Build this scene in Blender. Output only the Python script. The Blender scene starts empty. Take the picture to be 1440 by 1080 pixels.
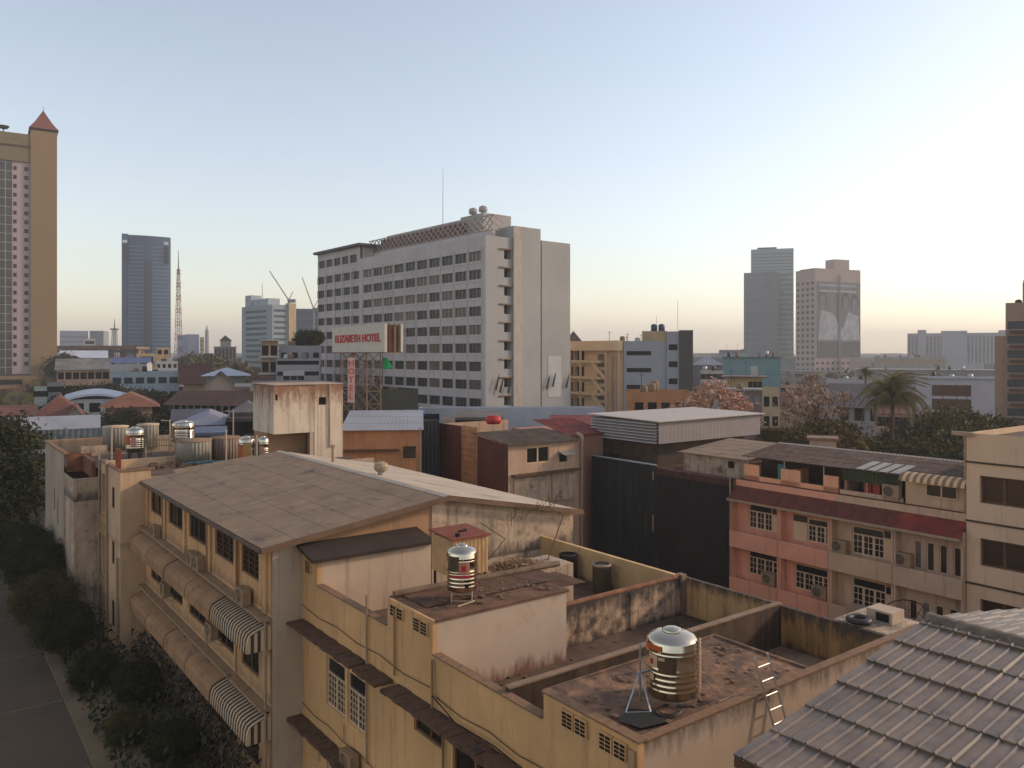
import bpy, math, random
from mathutils import Vector
R = math.radians
random.seed(7)
sc = bpy.context.scene
H = 16.2                      # camera height over the street
FPX, CX, HY = 1123.0, 720.0, 498.0   # measured from the photograph: focal length, centre, horizon

# ---------------------------------------------------------------- camera, sky, sun, exposure
cd = bpy.data.cameras.new('camera'); cam = bpy.data.objects.new('camera', cd)
sc.collection.objects.link(cam); sc.camera = cam
cam.location = (0, 0, H); cam.rotation_euler = (R(90), 0, 0)
cd.sensor_width = 36; cd.lens = FPX / 1440 * 36; cd.shift_y = -42 / 1440; cd.clip_end = 8000; cd.clip_start = 0.2
SUN_AZ, SUN_EL = 76, 23       # degrees right of the view direction, degrees up
w = bpy.data.worlds.new('World'); sc.world = w; w.use_nodes = True
nt = w.node_tree; bg = nt.nodes['Background']; sk = nt.nodes.new('ShaderNodeTexSky')
sk.sky_type = 'NISHITA'; sk.sun_disc = False; sk.sun_elevation = R(SUN_EL); sk.sun_rotation = R(SUN_AZ)
sk.air_density = 1.2; sk.dust_density = 0.8; sk.ozone_density = 2.2; sk.altitude = 20
wb = nt.nodes.new('ShaderNodeMix'); wb.data_type = 'RGBA'; wb.blend_type = 'MULTIPLY'; wb.inputs[0].default_value = 1   # warm white balance
wb.inputs[7].default_value = (1.10, 0.99, 0.93, 1)
hs_n = nt.nodes.new('ShaderNodeHueSaturation'); hs_n.inputs['Saturation'].default_value = 0.74; nt.links.new(sk.outputs[0], hs_n.inputs['Color']); nt.links.new(hs_n.outputs[0], wb.inputs[6])
nt.links.new(wb.outputs[2], bg.inputs[0]); bg.inputs[1].default_value = 0.15
ld = bpy.data.lights.new('sun', 'SUN'); ld.energy = 1.5; ld.angle = R(4); ld.color = (1.0, 0.78, 0.56)   # hazy late sun
lo = bpy.data.objects.new('sun', ld); sc.collection.objects.link(lo)
sd = Vector((math.sin(R(SUN_AZ)) * math.cos(R(SUN_EL)), math.cos(R(SUN_AZ)) * math.cos(R(SUN_EL)), math.sin(R(SUN_EL))))
lo.rotation_euler = sd.to_track_quat('Z', 'Y').to_euler()
sc.view_settings.view_transform = 'Standard'; sc.view_settings.look = 'None'
sc.view_settings.gamma = 1; sc.view_settings.exposure = 0.64
sc.render.engine = 'CYCLES'

# ---------------------------------------------------------------- frames and measuring helpers
C_, S_ = math.cos(R(36.8)), math.sin(R(36.8))    # street grid: s runs away to the right, t away to the left
def xq(px): return (px - CX) / FPX
def tS(px, s): Y = s / (S_ + C_ * xq(px)); return Y * (C_ - S_ * xq(px))
def sT(px, t): Y = t / (C_ - S_ * xq(px)); return Y * (S_ + C_ * xq(px))
def Yst(s, t): return s * S_ + t * C_
def zst(py, s, t): return -(py - HY) * Yst(s, t) / FPX
def zY(py, Y): return -(py - HY) * Y / FPX
def onD(px, py, d): Y = d * FPX / (py - HY); return Y * (S_ + C_ * xq(px)), Y * (C_ - S_ * xq(px))
def stY(px, Y): return Y * (S_ + C_ * xq(px)), Y * (C_ - S_ * xq(px))

class Fr:
    def __init__(s, ox=0, oy=0, ang=36.8):
        s.ox, s.oy, s.a = ox, oy, R(ang); s.c, s.s = math.cos(s.a), math.sin(s.a)
    def w(s, x, y, z): return (s.ox + x * s.c - y * s.s, s.oy + x * s.s + y * s.c, z + H)
GRID = Fr()
WORLD = Fr(0, 0, 0)

# ---------------------------------------------------------------- materials
MC = {}
TONE = (.85, .67, .50)      # warm white balance and dimmer light put into the near surface colours
def mat(name, col, rough=.85, metal=0, var=.18, scale=.6, streak=0, scol=(.03, .025, .02), sscale=2.2, bump=0, bscale=30,
        rnd=0, rcol=None, spec=.4, grime=0, gcol=(.05, .035, .025), gscale=.35, smap=None, bands=(), wave=None, glow=0, streakz=.12):
    if name in MC: return MC[name]
    m = bpy.data.materials.new(name); m.use_nodes = True; n = m.node_tree.nodes; l = m.node_tree.links
    b = n['Principled BSDF']; b.inputs['Roughness'].default_value = rough; b.inputs['Metallic'].default_value = metal
    b.inputs['Specular IOR Level'].default_value = spec
    tc = n.new('ShaderNodeTexCoord')
    def noise(sc_, det=5, mp=None, ro=.6):
        t = n.new('ShaderNodeTexNoise'); t.inputs['Scale'].default_value = sc_; t.inputs['Detail'].default_value = det
        t.inputs['Roughness'].default_value = ro
        if mp:
            q = n.new('ShaderNodeMapping'); q.inputs['Scale'].default_value = mp; l.new(tc.outputs['Object'], q.inputs[0]); l.new(q.outputs[0], t.inputs[0])
        else: l.new(tc.outputs['Object'], t.inputs[0])
        return t
    def ramp(src, a, c, lo=0, hi=1):
        r = n.new('ShaderNodeMapRange'); r.inputs[1].default_value = a; r.inputs[2].default_value = c
        r.inputs[3].default_value = lo; r.inputs[4].default_value = hi; l.new(src, r.inputs[0]); return r.outputs[0]
    def mix(fac, A, B):
        x = n.new('ShaderNodeMix'); x.data_type = 'RGBA'
        if isinstance(fac, float): x.inputs[0].default_value = fac
        else: l.new(fac, x.inputs[0])
        for i, v in ((6, A), (7, B)):
            if isinstance(v, tuple): x.inputs[i].default_value = (*v[:3], 1)
            else: l.new(v, x.inputs[i])
        return x.outputs[2]
    col = tuple(c * k for c, k in zip(col, TONE)) if not metal else col
    dk = tuple(c * (1 - var) ** 1.6 for c in col); lt = tuple(min(.95, c * (1 + var * .7)) for c in col)
    out = mix(ramp(noise(scale).outputs[0], .3, .7), dk, lt)
    fn = noise(scale * 14, 3)
    out = mix(ramp(fn.outputs[0], .35, .75, 0, min(1, var * 1.6)), out, dk)
    if rnd:
        oi = n.new('ShaderNodeObjectInfo'); rr = ramp(oi.outputs['Random'], 1 - rnd, 1 - rnd + .02)
        out = mix(rr, out, rcol)
    if streak:
        st = noise(sscale, 6, smap or (1.3, 1.3, streakz), .7)
        out = mix(ramp(st.outputs[0], .57 - .2 * streak, .70 - .05 * streak, 0, min(1, .45 + streak)), out, scol)
    if grime:
        gn = noise(gscale, 9, None, .72)
        out = mix(ramp(gn.outputs[0], .58 - .18 * grime, .68 - .1 * grime, 0, .9), out, gcol)
    for za, zb_, bc, bs in bands:      # stains that start at height za and die out at height zb_
        sp = n.new('ShaderNodeSeparateXYZ'); l.new(tc.outputs['Object'], sp.inputs[0])
        fd = ramp(sp.outputs[2], za, zb_, .34, -.12); bn_ = noise(2.6, 8, (1.2, 1.2, .35), .75)
        ad = n.new('ShaderNodeMath'); ad.operation = 'ADD'; l.new(bn_.outputs[0], ad.inputs[0]); l.new(fd, ad.inputs[1])
        ct = n.new('ShaderNodeMath'); ct.operation = 'MULTIPLY'; l.new(ramp(ad.outputs[0], .54, .80, 0, bs), ct.inputs[0])
        l.new(ramp(sp.outputs[2], za - math.copysign(.05, zb_ - za), za, 0, 1), ct.inputs[1]); out = mix(ct.outputs[0], out, bc)
    l.new(out, b.inputs['Base Color'])
    if wave:      # (axis, pitch, strength) corrugation as bump
        sx = n.new('ShaderNodeSeparateXYZ'); l.new(tc.outputs['Object'], sx.inputs[0])
        mu = n.new('ShaderNodeMath'); mu.operation = 'MULTIPLY'; mu.inputs[1].default_value = 2 * math.pi / wave[1]; l.new(sx.outputs[wave[0]], mu.inputs[0])
        sn = n.new('ShaderNodeMath'); sn.operation = 'SINE'; l.new(mu.outputs[0], sn.inputs[0])
        bp = n.new('ShaderNodeBump'); bp.inputs['Strength'].default_value = 1; bp.inputs['Distance'].default_value = wave[2]
        l.new(sn.outputs[0], bp.inputs['Height']); l.new(bp.outputs[0], b.inputs['Normal'])
    elif bump:
        bn = noise(bscale, 4); bp = n.new('ShaderNodeBump'); bp.inputs['Strength'].default_value = .6; bp.inputs['Distance'].default_value = bump
        l.new(bn.outputs[0], bp.inputs['Height']); l.new(bp.outputs[0], b.inputs['Normal'])
    if glow:
        b.inputs['Emission Color'].default_value = (*col, 1); b.inputs['Emission Strength'].default_value = glow
    MC[name] = m; return m

# ---------------------------------------------------------------- mesh builder
class MB:
    def __init__(s): s.v = []; s.f = []; s.sm = []
    def add(s, vs, fs, smooth=False):
        o = len(s.v); s.v += vs; s.f += [tuple(i + o for i in f) for f in fs]; s.sm += [smooth] * len(fs); return s
    def quad(s, a, b, c, d): return s.add([a, b, c, d], [(0, 1, 2, 3)])
    def poly(s, pts): return s.add(list(pts), [tuple(range(len(pts)))])
    def box(s, x0, x1, y0, y1, z0, z1, skip=''):
        if x0 > x1: x0, x1 = x1, x0
        if y0 > y1: y0, y1 = y1, y0
        if z0 > z1: z0, z1 = z1, z0
        vs = [(x, y, z) for z in (z0, z1) for y in (y0, y1) for x in (x0, x1)]
        F = {'d': (0, 2, 3, 1), 'u': (4, 5, 7, 6), 'n': (0, 1, 5, 4), 's': (2, 6, 7, 3), 'w': (0, 4, 6, 2), 'e': (1, 3, 7, 5)}
        return s.add(vs, [F[k] for k in F if k not in skip])
    def tube(s, p, q, r, n=6, r2=None, cap=True):
        p = Vector(p); q = Vector(q); d = (q - p)
        if d.length < 1e-6: return s
        d.normalize(); u = d.orthogonal().normalized(); v = d.cross(u); r2 = r if r2 is None else r2
        vs = []
        for c, rr in ((p, r), (q, r2)):
            for i in range(n):
                a = 2 * math.pi * i / n; vs.append(tuple(c + (u * math.cos(a) + v * math.sin(a)) * rr))
        fs = [(i, (i + 1) % n, n + (i + 1) % n, n + i) for i in range(n)]
        s.add(vs, fs, n > 6)
        if cap: s.add(vs[:n], [tuple(range(n))[::-1]]); s.add(vs[n:], [tuple(range(n))])
        return s
    def path(s, pts, r, n=6):
        for a, b in zip(pts, pts[1:]): s.tube(a, b, r, n)
        return s
    def lathe(s, cx, cy, prof, n=28, smooth=True):
        vs = []; fs = []
        for (r, z) in prof:
            for i in range(n):
                a = 2 * math.pi * i / n; vs.append((cx + r * math.cos(a), cy + r * math.sin(a), z))
        for k in range(len(prof) - 1):
            for i in range(n):
                j = (i + 1) % n; fs.append((k * n + i, k * n + j, (k + 1) * n + j, (k + 1) * n + i))
        s.add(vs, fs, smooth)
        return s
    def extr(s, pts, vec):         # closed outline pushed along vec
        n = len(pts); q = [tuple(a + b for a, b in zip(p, vec)) for p in pts]
        return s.add(list(pts) + q, [tuple(range(n))[::-1], tuple(range(n, 2 * n))] + [(i, (i + 1) % n, n + (i + 1) % n, n + i) for i in range(n)])
    def wall(s, ax, c, u0, u1, z0, z1, holes=(), dep=.2, flip=1):
        # wall face on plane x=c (ax='x', facing -x) or y=c (ax='y', facing -y); openings with reveals going inward
        us = sorted({u0, u1, *[h[0] for h in holes], *[h[1] for h in holes]}); us = [u for u in us if u0 - 1e-6 <= u <= u1 + 1e-6]
        zs = sorted({z0, z1, *[h[2] for h in holes], *[h[3] for h in holes]}); zs = [z for z in zs if z0 - 1e-6 <= z <= z1 + 1e-6]
        P = (lambda u, z, k=0: (c + k, u, z)) if ax == 'x' else (lambda u, z, k=0: (u, c + k, z))
        for j in range(len(zs) - 1):
            i = 0
            zm = (zs[j] + zs[j + 1]) / 2
            row = [any(h[0] < (us[i] + us[i + 1]) / 2 < h[1] and h[2] < zm < h[3] for h in holes) for i in range(len(us) - 1)]
            while i < len(row):
                if row[i]: i += 1; continue
                k = i
                while k + 1 < len(row) and not row[k + 1]: k += 1
                s.quad(P(us[i], zs[j]), P(us[k + 1], zs[j]), P(us[k + 1], zs[j + 1]), P(us[i], zs[j + 1])); i = k + 1
        for a, b, e, g in holes:
            d = dep * flip
            s.quad(P(a, e), P(b, e), P(b, e, d), P(a, e, d)); s.quad(P(a, g), P(b, g), P(b, g, d), P(a, g, d))
            s.quad(P(a, e), P(a, g), P(a, g, d), P(a, e, d)); s.quad(P(b, e), P(b, g), P(b, g, d), P(b, e, d))
        return s
    def mesh(s, name, m, off=(0, 0, 0)):
        me = bpy.data.meshes.new(name)
        me.from_pydata([(a - off[0], b - off[1], c - off[2]) for a, b, c in s.v], [], s.f)
        me.polygons.foreach_set('use_smooth', s.sm); me.update()
        if m: me.materials.append(m)
        return me

def link(name, data):
    o = bpy.data.objects.new(name, data); sc.collection.objects.link(o); return o
def props(o, label=None, cat=None, group=None, kind=None):
    for k, v in (('label', label), ('category', cat), ('group', group), ('kind', kind)):
        if v: o[k] = v
    return o
class Thing:
    """an Empty at the thing's base; coordinates of its parts are given in the frame it stands in"""
    def __init__(s, name, label, cat, org, fr=GRID, group=None):
        s.fr = fr; s.org = org; s.e = link(name, None); s.e.location = fr.w(*org); s.e.rotation_euler = (0, 0, fr.a)
        s.e.empty_display_size = .5; props(s.e, label, cat, group)
    def part(s, name, mb, m, parent=None, label=None, kind=None):
        o = link(name, mb.mesh(name, m, s.org)); o.parent = parent or s.e
        return props(o, label, None, None, kind)
    def inst(s, name, me, loc, parent=None, rz=0, scale=None, porg=None):
        o = link(name, me); o.parent = parent or s.e
        g = porg or s.org
        o.location = tuple(a - b for a, b in zip(loc, g)); o.rotation_euler = (0, 0, rz)
        if scale: o.scale = scale
        return o
def solo(name, label, cat, mb, m, org, fr=GRID, group=None, kind=None):
    o = link(name, mb.mesh(name, m, org)); o.location = fr.w(*org); o.rotation_euler = (0, 0, fr.a)
    return props(o, label, cat, group, kind)
def clone(src, fr, org, label, group=None, rz=0, scale=None, name=None):
    """copy of a thing (its Empty, parts and sub-parts) to another place"""
    def rec(o, p):
        c = o.copy(); sc.collection.objects.link(c)
        if p: c.parent = p
        for ch in list(o.children): rec(ch, c)
        return c
    c = rec(src, None); c.location = fr.w(*org); c.rotation_euler = (0, 0, fr.a + rz)
    if scale: c.scale = (scale,) * 3 if not isinstance(scale, tuple) else scale
    c['label'] = label
    if group: c['group'] = group
    return c

def text_mesh(body, size, m, ext=.02, align='CENTER', sx=1.0, bold=0):
    cu = bpy.data.curves.new('text', 'FONT'); cu.body = body; cu.size = size; cu.extrude = ext; cu.align_x = align; cu.align_y = 'CENTER'; cu.offset = bold
    cu.resolution_u = 3
    o = bpy.data.objects.new('tmp', cu); sc.collection.objects.link(o)
    dg = bpy.context.evaluated_depsgraph_get(); me = bpy.data.meshes.new_from_object(o.evaluated_get(dg))
    bpy.data.objects.remove(o); bpy.data.curves.remove(cu)
    me.materials.clear(); me.materials.append(m)
    for v in me.vertices: v.co.x *= sx
    return me

# ---------------------------------------------------------------- windows
WC = {}
def win_meshes(ax, wd, ht, st, fm, gm):
    """frame mesh and pane mesh with the origin at the lower left corner of the opening, on the outer wall plane"""
    key = (ax, round(wd, 2), round(ht, 2), st, fm.name, gm.name)
    if key in WC: return WC[key]
    nx, tr, sub, dep, th = st   # leaves, transom share, small bars per leaf (cols, rows), depth of the pane, bar size
    P = (lambda u, z, k: (k, u, z)) if ax == 'x' else (lambda u, z, k: (u, k, z))
    m = MB()
    def bar(u0, u1, z0, z1, k0, k1):
        if ax == 'x': m.box(k0, k1, u0, u1, z0, z1)
        else: m.box(u0, u1, k0, k1, z0, z1)
    k0, k1 = dep - .05, dep + .03
    bar(0, wd, 0, th, k0, k1); bar(0, wd, ht - th, ht, k0, k1); bar(0, th, th, ht - th, k0, k1); bar(wd - th, wd, th, ht - th, k0, k1)
    zt = ht - th
    if tr:
        zt = ht * (1 - tr); bar(th, wd - th, zt - th / 2, zt + th / 2, k0, k1); zt -= th / 2
    for i in range(1, nx): u = wd * i / nx; bar(u - th * .8, u + th * .8, th, zt, k0 + .004, k1 + .004)
    if sub:
        a, b = sub; t2 = th * .42
        for i in range(nx):
            l = wd * i / nx + th * .8; r = wd * (i + 1) / nx - th * .8
            for j in range(1, a): u = l + (r - l) * j / a; bar(u - t2 / 2, u + t2 / 2, th, zt, k0 + .012, k1 - .012)
            for j in range(1, b): z = th + (zt - th) * j / b; bar(l, r, z - t2 / 2, z + t2 / 2, k0 + .016, k1 - .016)
    g = MB(); g.quad(P(0, 0, dep), P(wd, 0, dep), P(wd, ht, dep), P(0, ht, dep))
    WC[key] = (m.mesh('window', fm), g.mesh('pane', gm)); return WC[key]
def put_win(T, ax, c, h, st, fm, gm, pane=True, name='window'):
    fme, gme = win_meshes(ax, h[1] - h[0], h[3] - h[2], st, fm, gm)
    loc = (c, h[0], h[2]) if ax == 'x' else (h[0], c, h[2])
    f = T.inst(name, fme, loc)
    g = link('pane', gme); g.parent = f
    return f
def simple_pane(ax, wd, ht, dep, gm, T):
    m = MB(); P = (lambda u, z, k: (k, u, z)) if ax == 'x' else (lambda u, z, k: (u, k, z))
    m.quad(P(0, 0, dep), P(wd, 0, dep), P(wd, ht, dep), P(0, ht, dep)); return m
def fill_wins(T, sets, gm, dep=.2, cap=100, bars=None, fm=None):
    """far windows: each one mesh (pane with a mullion cross cut in by geometry); beyond cap the rest are one part"""
    al = [(ax, c, h) for ax, c, hs in sets for h in hs]
    al.sort(key=lambda q: Yw(T.fr, q)); near, rest = al[:cap], al[cap:]
    for ax, c, h in near:
        key = ('fw', ax, round(h[1] - h[0], 2), round(h[3] - h[2], 2), dep, gm.name)
        if key not in WC: WC[key] = simple_pane(ax, h[1] - h[0], h[3] - h[2], dep, gm, T).mesh('window', gm)
        T.inst('window', WC[key], (c, h[0], h[2]) if ax == 'x' else (h[0], c, h[2]))
    if rest:
        m = MB()
        for ax, c, h in rest:
            P = (lambda u, z: (c + dep, u, z)) if ax == 'x' else (lambda u, z: (u, c + dep, z))
            m.quad(P(h[0], h[2]), P(h[1], h[2]), P(h[1], h[3]), P(h[0], h[3]))
        T.part('window', m, gm, kind='stuff')
def Yw(fr, q):
    ax, c, h = q; p = fr.w(c, h[0], 0) if ax == 'x' else fr.w(h[0], c, 0); return p[1]
def rows(u0, u1, n, wd, ztop, nz, pitch, ht, z0=None):
    """a regular field of openings"""
    out = []
    for j in range(nz):
        z1 = ztop - j * pitch
        for i in range(n):
            u = u0 + (u1 - u0) * (i + .5) / n; out.append((u - wd / 2, u + wd / 2, z1 - ht, z1))
    return out

# ---------------------------------------------------------------- corrugated roofs and foliage
def corr(mb, o, u, v, L, W, pitch=.18, amp=.02, course=1.1, lap=.012, sub=6, sharp=False, th=0.0):
    """sheet roof: o corner at the eave, u unit vector along the eave, v unit vector up the slope"""
    o, u, v = Vector(o), Vector(u), Vector(v); n = u.cross(v).normalized()
    if n.z < 0: n = -n
    nx = max(2, int(L / pitch * sub)); nc = max(1, math.ceil(W / course - 1e-6))
    def hgt(i):
        x = (i / nx * L / pitch) % 1.0
        if sharp: return amp * (math.sin(min(1, x / .2) * math.pi) if x < .2 else .18 * math.sin((x - .2) / .8 * math.pi))
        return amp * math.sin(2 * math.pi * x)
    for c in range(nc):
        w0 = c * course - (0.06 if c else 0); w1 = min(W, (c + 1) * course); vs = []
        for k, ww in enumerate((w0, w1)):
            lift = lap if k == 0 else 0
            for i in range(nx + 1):
                jt = ((math.sin((int(i / nx * L / pitch / 2) + 1) * 12.9898 + c * 78.233) * 43758.5453) % 1.0) if k == 0 else .5
                vs.append(tuple(o + u * (L * i / nx) + v * (ww - (.02 * jt * (lap > .02))) + n * (hgt(i) + lift * (.55 + .9 * jt) + .01)))
        m1 = nx + 1
        mb.add(vs, [(i, i + 1, m1 + i + 1, m1 + i) for i in range(nx)], True)
        lo = [tuple(o + u * (L * i / nx) + v * (w0 + .001) + n * (hgt(i) - .012)) for i in range(nx + 1)]
        mb.add(vs[:m1] + lo, [(i, m1 + i, m1 + i + 1, i + 1) for i in range(nx)], False)
    return mb
def leaves(rx, ry, rz, clumps, per, size, seed, cr=.34, low=.15, shell=.55):
    rg = random.Random(seed); m = MB()
    for _ in range(clumps):
        while True:
            x, y, z = rg.uniform(-1, 1), rg.uniform(-1, 1), rg.uniform(-1, 1); d = x * x + y * y + z * z
            if d < 1 and d > shell * shell * rg.random(): break
        cx, cy, cz = x * rx, y * ry, z * rz; k = cr * rg.uniform(.6, 1.25)
        for _ in range(per):
            a = [rg.gauss(0, .5) for _ in range(3)]
            p = Vector((cx + a[0] * rx * k, cy + a[1] * ry * k, cz + a[2] * rz * k * .8))
            q = Vector((rg.gauss(0, 1), rg.gauss(0, 1), rg.gauss(0, .7) + .5)).normalized(); e = q.orthogonal().normalized()
            e.rotate(__import__('mathutils').Quaternion(q, rg.uniform(0, 6.28))); g = q.cross(e); s = size * rg.uniform(.5, 1.25)
            m.add([tuple(p - e * s), tuple(p + g * s * .42), tuple(p + e * s), tuple(p - g * s * .42)], [(0, 1, 2, 3)])
    return m
CROWN = {}
def crown_mesh(kind, m):
    key = (kind, m.name)
    if key not in CROWN:
        sp = {'round': (1, 1, .8, 170, 60, .068), 'tall': (.8, .8, 1.2, 150, 60, .07), 'wide': (1.2, 1.2, .6, 170, 60, .068),
              'open': (1, 1, .9, 46, 40, .075), 'dense': (1, 1, .85, 420, 80, .045), 'far': (1, 1, .8, 60, 26, .17)}[kind]
        CROWN[key] = leaves(*sp, seed=len(CROWN) + 3, cr=.30 if kind != 'open' else .22).mesh('crown', m)
    return CROWN[key]
def tree(label, X, Y, h, r, m, kind='round', z0=None, name='tree', group=None, bark=None, cz=None):
    z0 = -H if z0 is None else z0
    T = Thing(name, label, 'tree', (X, Y, z0), WORLD, group)
    cz = h - r * .75 if cz is None else cz
    b = MB(); top = (X + .1 * r, Y, z0 + cz); b.tube((X, Y, z0 - .2), (X, Y, z0 + cz * .6), max(.08, r * .09), 8, max(.06, r * .06), False)
    b.tube((X, Y, z0 + cz * .6), top, max(.06, r * .06), 6, r * .02)
    for i in range(5):
        a = i * 1.3 + X; b.tube((X, Y, z0 + cz * (.5 + .06 * i)), (X + math.cos(a) * r * .6, Y + math.sin(a) * r * .6, z0 + cz + r * .2 * (i % 3)), r * .035, 5, r * .012)
    T.part('trunk', b, bark or M_BARK)
    c = T.inst('crown', crown_mesh(kind, m), (X, Y, z0 + cz), scale=(r, r, r), rz=X * 7 % 6)
    return T

# ---------------------------------------------------------------- palette
M_BARK = mat('bark', (.12, .085, .06), .95, bump=.02)
M_YEL = mat('yellow_plaster', (.76, .53, .29), .9, bands=[(H - 9.6, H - 10.4, (.30, .19, .11), .5), (H - 8.0, H - 8.5, (.45, .29, .15), .25)], var=.14, scale=.35, streak=.22, scol=(.26, .17, .09), bump=.004, bscale=25)
M_WHT = mat('white_plaster', (.60, .55, .51), .9, var=.13, scale=.3, streak=.2, scol=(.28, .2, .15), bump=.004, grime=.1, gcol=(.3, .2, .15))
M_BEI = mat('beige_plaster', (.72, .50, .29), .9, bands=[(H - 9.2, H - 8.6, (.25, .15, .08), .7), (H - 12.4, H - 11.6, (.25, .15, .08), .7)], var=.15, scale=.4, streak=.32, scol=(.2, .13, .07), bump=.004)
M_TAN = mat('tan_plaster', (.46, .32, .225), .9, var=.15, scale=.4, streak=.3, scol=(.16, .1, .06))
M_STAIN = mat('stained_concrete', (.62, .56, .50), .93, bands=[(H - 8.6, H - 7.6, (.06, .045, .035), .8)], var=.25, scale=.7, streak=.3, scol=(.13, .10, .08), grime=.25, gcol=(.13, .09, .06), gscale=1.1, bump=.006)
M_MOSSY = mat('blackened_plaster', (.70, .58, .48), .93, bands=[(H - 8.0, H - 9.0, (.05, .035, .03), .95), (H - 9.4, H - 9.0, (.05, .035, .03), .9)], var=.25, scale=1.2, streak=.45, scol=(.035, .025, .02), grime=.75, gcol=(.04, .028, .022), gscale=1.3, bump=.008, sscale=3)
M_OCHRE = mat('ochre_stained_wall', (.56, .37, .16), .93, bands=[(H - 8.0, H - 8.9, (.06, .04, .03), .95), (H - 9.4, H - 9.0, (.05, .035, .025), .9)], var=.25, scale=.9, streak=.6, scol=(.07, .045, .025), grime=.25, gcol=(.08, .05, .03), sscale=3.2, bump=.006, streakz=.07)
MOSS = (.10, .055, .035)
M_WHTB = mat('white_plaster_mossy_foot', (.56, .53, .52), .9, var=.12, scale=.3, bump=.004, grime=.08, gcol=(.35, .25, .18), bands=[(H - 9.4, H - 8.7, (.16, .06, .04), .9)])
M_WHTT = mat('white_plaster_dripping_top', (.58, .54, .52), .9, var=.1, scale=.25, bump=.004, bands=[(H - 7.5, H - 8.3, (.14, .10, .07), .85)])
M_DIRT = mat('dirty_roof_concrete', (.24, .14, .09), .93, var=.4, scale=1.3, grime=.55, gcol=(.04, .025, .02), gscale=.9, bump=.015, bscale=9)
M_DIRT2 = mat('dirty_ledge_concrete', (.24, .15, .10), .95, var=.5, scale=2.5, grime=.6, gcol=(.03, .022, .018), gscale=2.5, bump=.015, bscale=14)
M_FLOOR = mat('terrace_concrete', (.17, .125, .1), .93, var=.35, scale=1.2, grime=.5, gcol=(.05, .035, .028), gscale=.8, bump=.008)
M_PALEF = mat('pale_screed', (.33, .26, .21), .93, var=.25, scale=1.2, grime=.3, gcol=(.12, .08, .06))
M_CAP = mat('parapet_cap', (.34, .23, .15), .9, var=.35, scale=3, grime=.3, gcol=(.08, .05, .035), gscale=3)
M_FIBRO = mat('grey_fibre_cement', (.275, .235, .20), .85, var=.16, scale=.9, streak=.12, scol=(.32, .275, .235), smap=(.35, 2.2, 1), grime=.12, gcol=(.1, .075, .06), gscale=.6)
M_FIBRO2 = mat('pale_fibre_cement', (.56, .55, .53), .75, var=.12, scale=.5, grime=.1, gcol=(.25, .2, .16))
M_TILE = mat('grey_cement_tile', (.26, .225, .20), .5, var=.3, scale=1.6, streak=.25, scol=(.12, .10, .085), smap=(.5, 2.5, 1), grime=.12, gcol=(.07, .06, .055), gscale=2, spec=.5)
M_RIDGE = mat('ridge_tile', (.20, .18, .165), .7, var=.3, scale=4)
M_STEEL = mat('stainless_steel', (.58, .49, .37), .15, 1.0, var=.06, scale=2)
M_GALV = mat('galvanised_steel', (.42, .43, .42), .45, .8, var=.2, scale=4)
M_PVC = mat('blue_pvc', (.08, .28, .42), .5, var=.2)
M_PIPE = mat('pale_pipe', (.45, .38, .31), .7, var=.2, scale=5)
M_DARK = mat('dark_opening', (.012, .011, .01), .9, var=.1)
M_GLASS = mat('window_glass', (.02, .024, .024), .12, var=.2, scale=.4, spec=.5)
M_GLASSB = mat('bronze_glass', (.05, .035, .028), .2, var=.2, rnd=.3, rcol=(.14, .11, .09))
M_FRAME = mat('cream_frame', (.74, .64, .54), .7, var=.1, scale=5)
M_FDARK = mat('dark_frame', (.07, .05, .04), .6, var=.2)
M_BROWNF = mat('brown_timber', (.14, .08, .045), .75, var=.3, scale=6)
M_AWN = mat('tan_canvas', (.42, .275, .16), .85, var=.2, scale=.8, grime=.25, gcol=(.14, .08, .05), gscale=1.5)
M_AWW = mat('cream_canvas_stripe', (.72, .62, .46), .85, var=.1)
M_AWD = mat('dark_canvas_stripe', (.07, .065, .06), .85, var=.15)
M_AC = mat('ac_casing', (.40, .31, .22), .6, var=.15, scale=3, streak=.2, scol=(.2, .13, .08))
M_FAN = mat('ac_fan_black', (.02, .018, .016), .6)
M_LEAF = mat('leaf_green', (.13, .13, .04), .75, var=.55, scale=1.6, spec=.2)
M_LEAFD = mat('leaf_dark', (.06, .08, .03), .8, var=.55, scale=1.6, spec=.2)
M_LEAFY = mat('leaf_yellow', (.16, .15, .03), .75, var=.5, scale=1.6, spec=.2)
M_LEAFO = mat('leaf_olive', (.19, .16, .055), .75, var=.5, scale=1.6, spec=.2)
M_PINK = mat('pink_blossom', (.82, .60, .54), .8, var=.45, scale=3, spec=.2)
M_RED = mat('red_paint', (.38, .05, .03), .6, var=.2, scale=3)
M_RUST = mat('rusty_red_sheet', (.30, .075, .03), .7, var=.4, scale=3, grime=.3, gcol=(.1, .04, .02), gscale=3)
M_BLK = mat('black_plastic', (.035, .03, .028), .5, var=.2)
M_ASPH = mat('asphalt', (.14, .115, .085), .95, var=.25, scale=.12, bump=.01)
M_PAVE = mat('pavement', (.24, .20, .14), .95, var=.25, scale=.3, bump=.005)
M_EARTH = mat('bare_ground', (.10, .085, .06), .95, var=.4, scale=.05)

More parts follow.
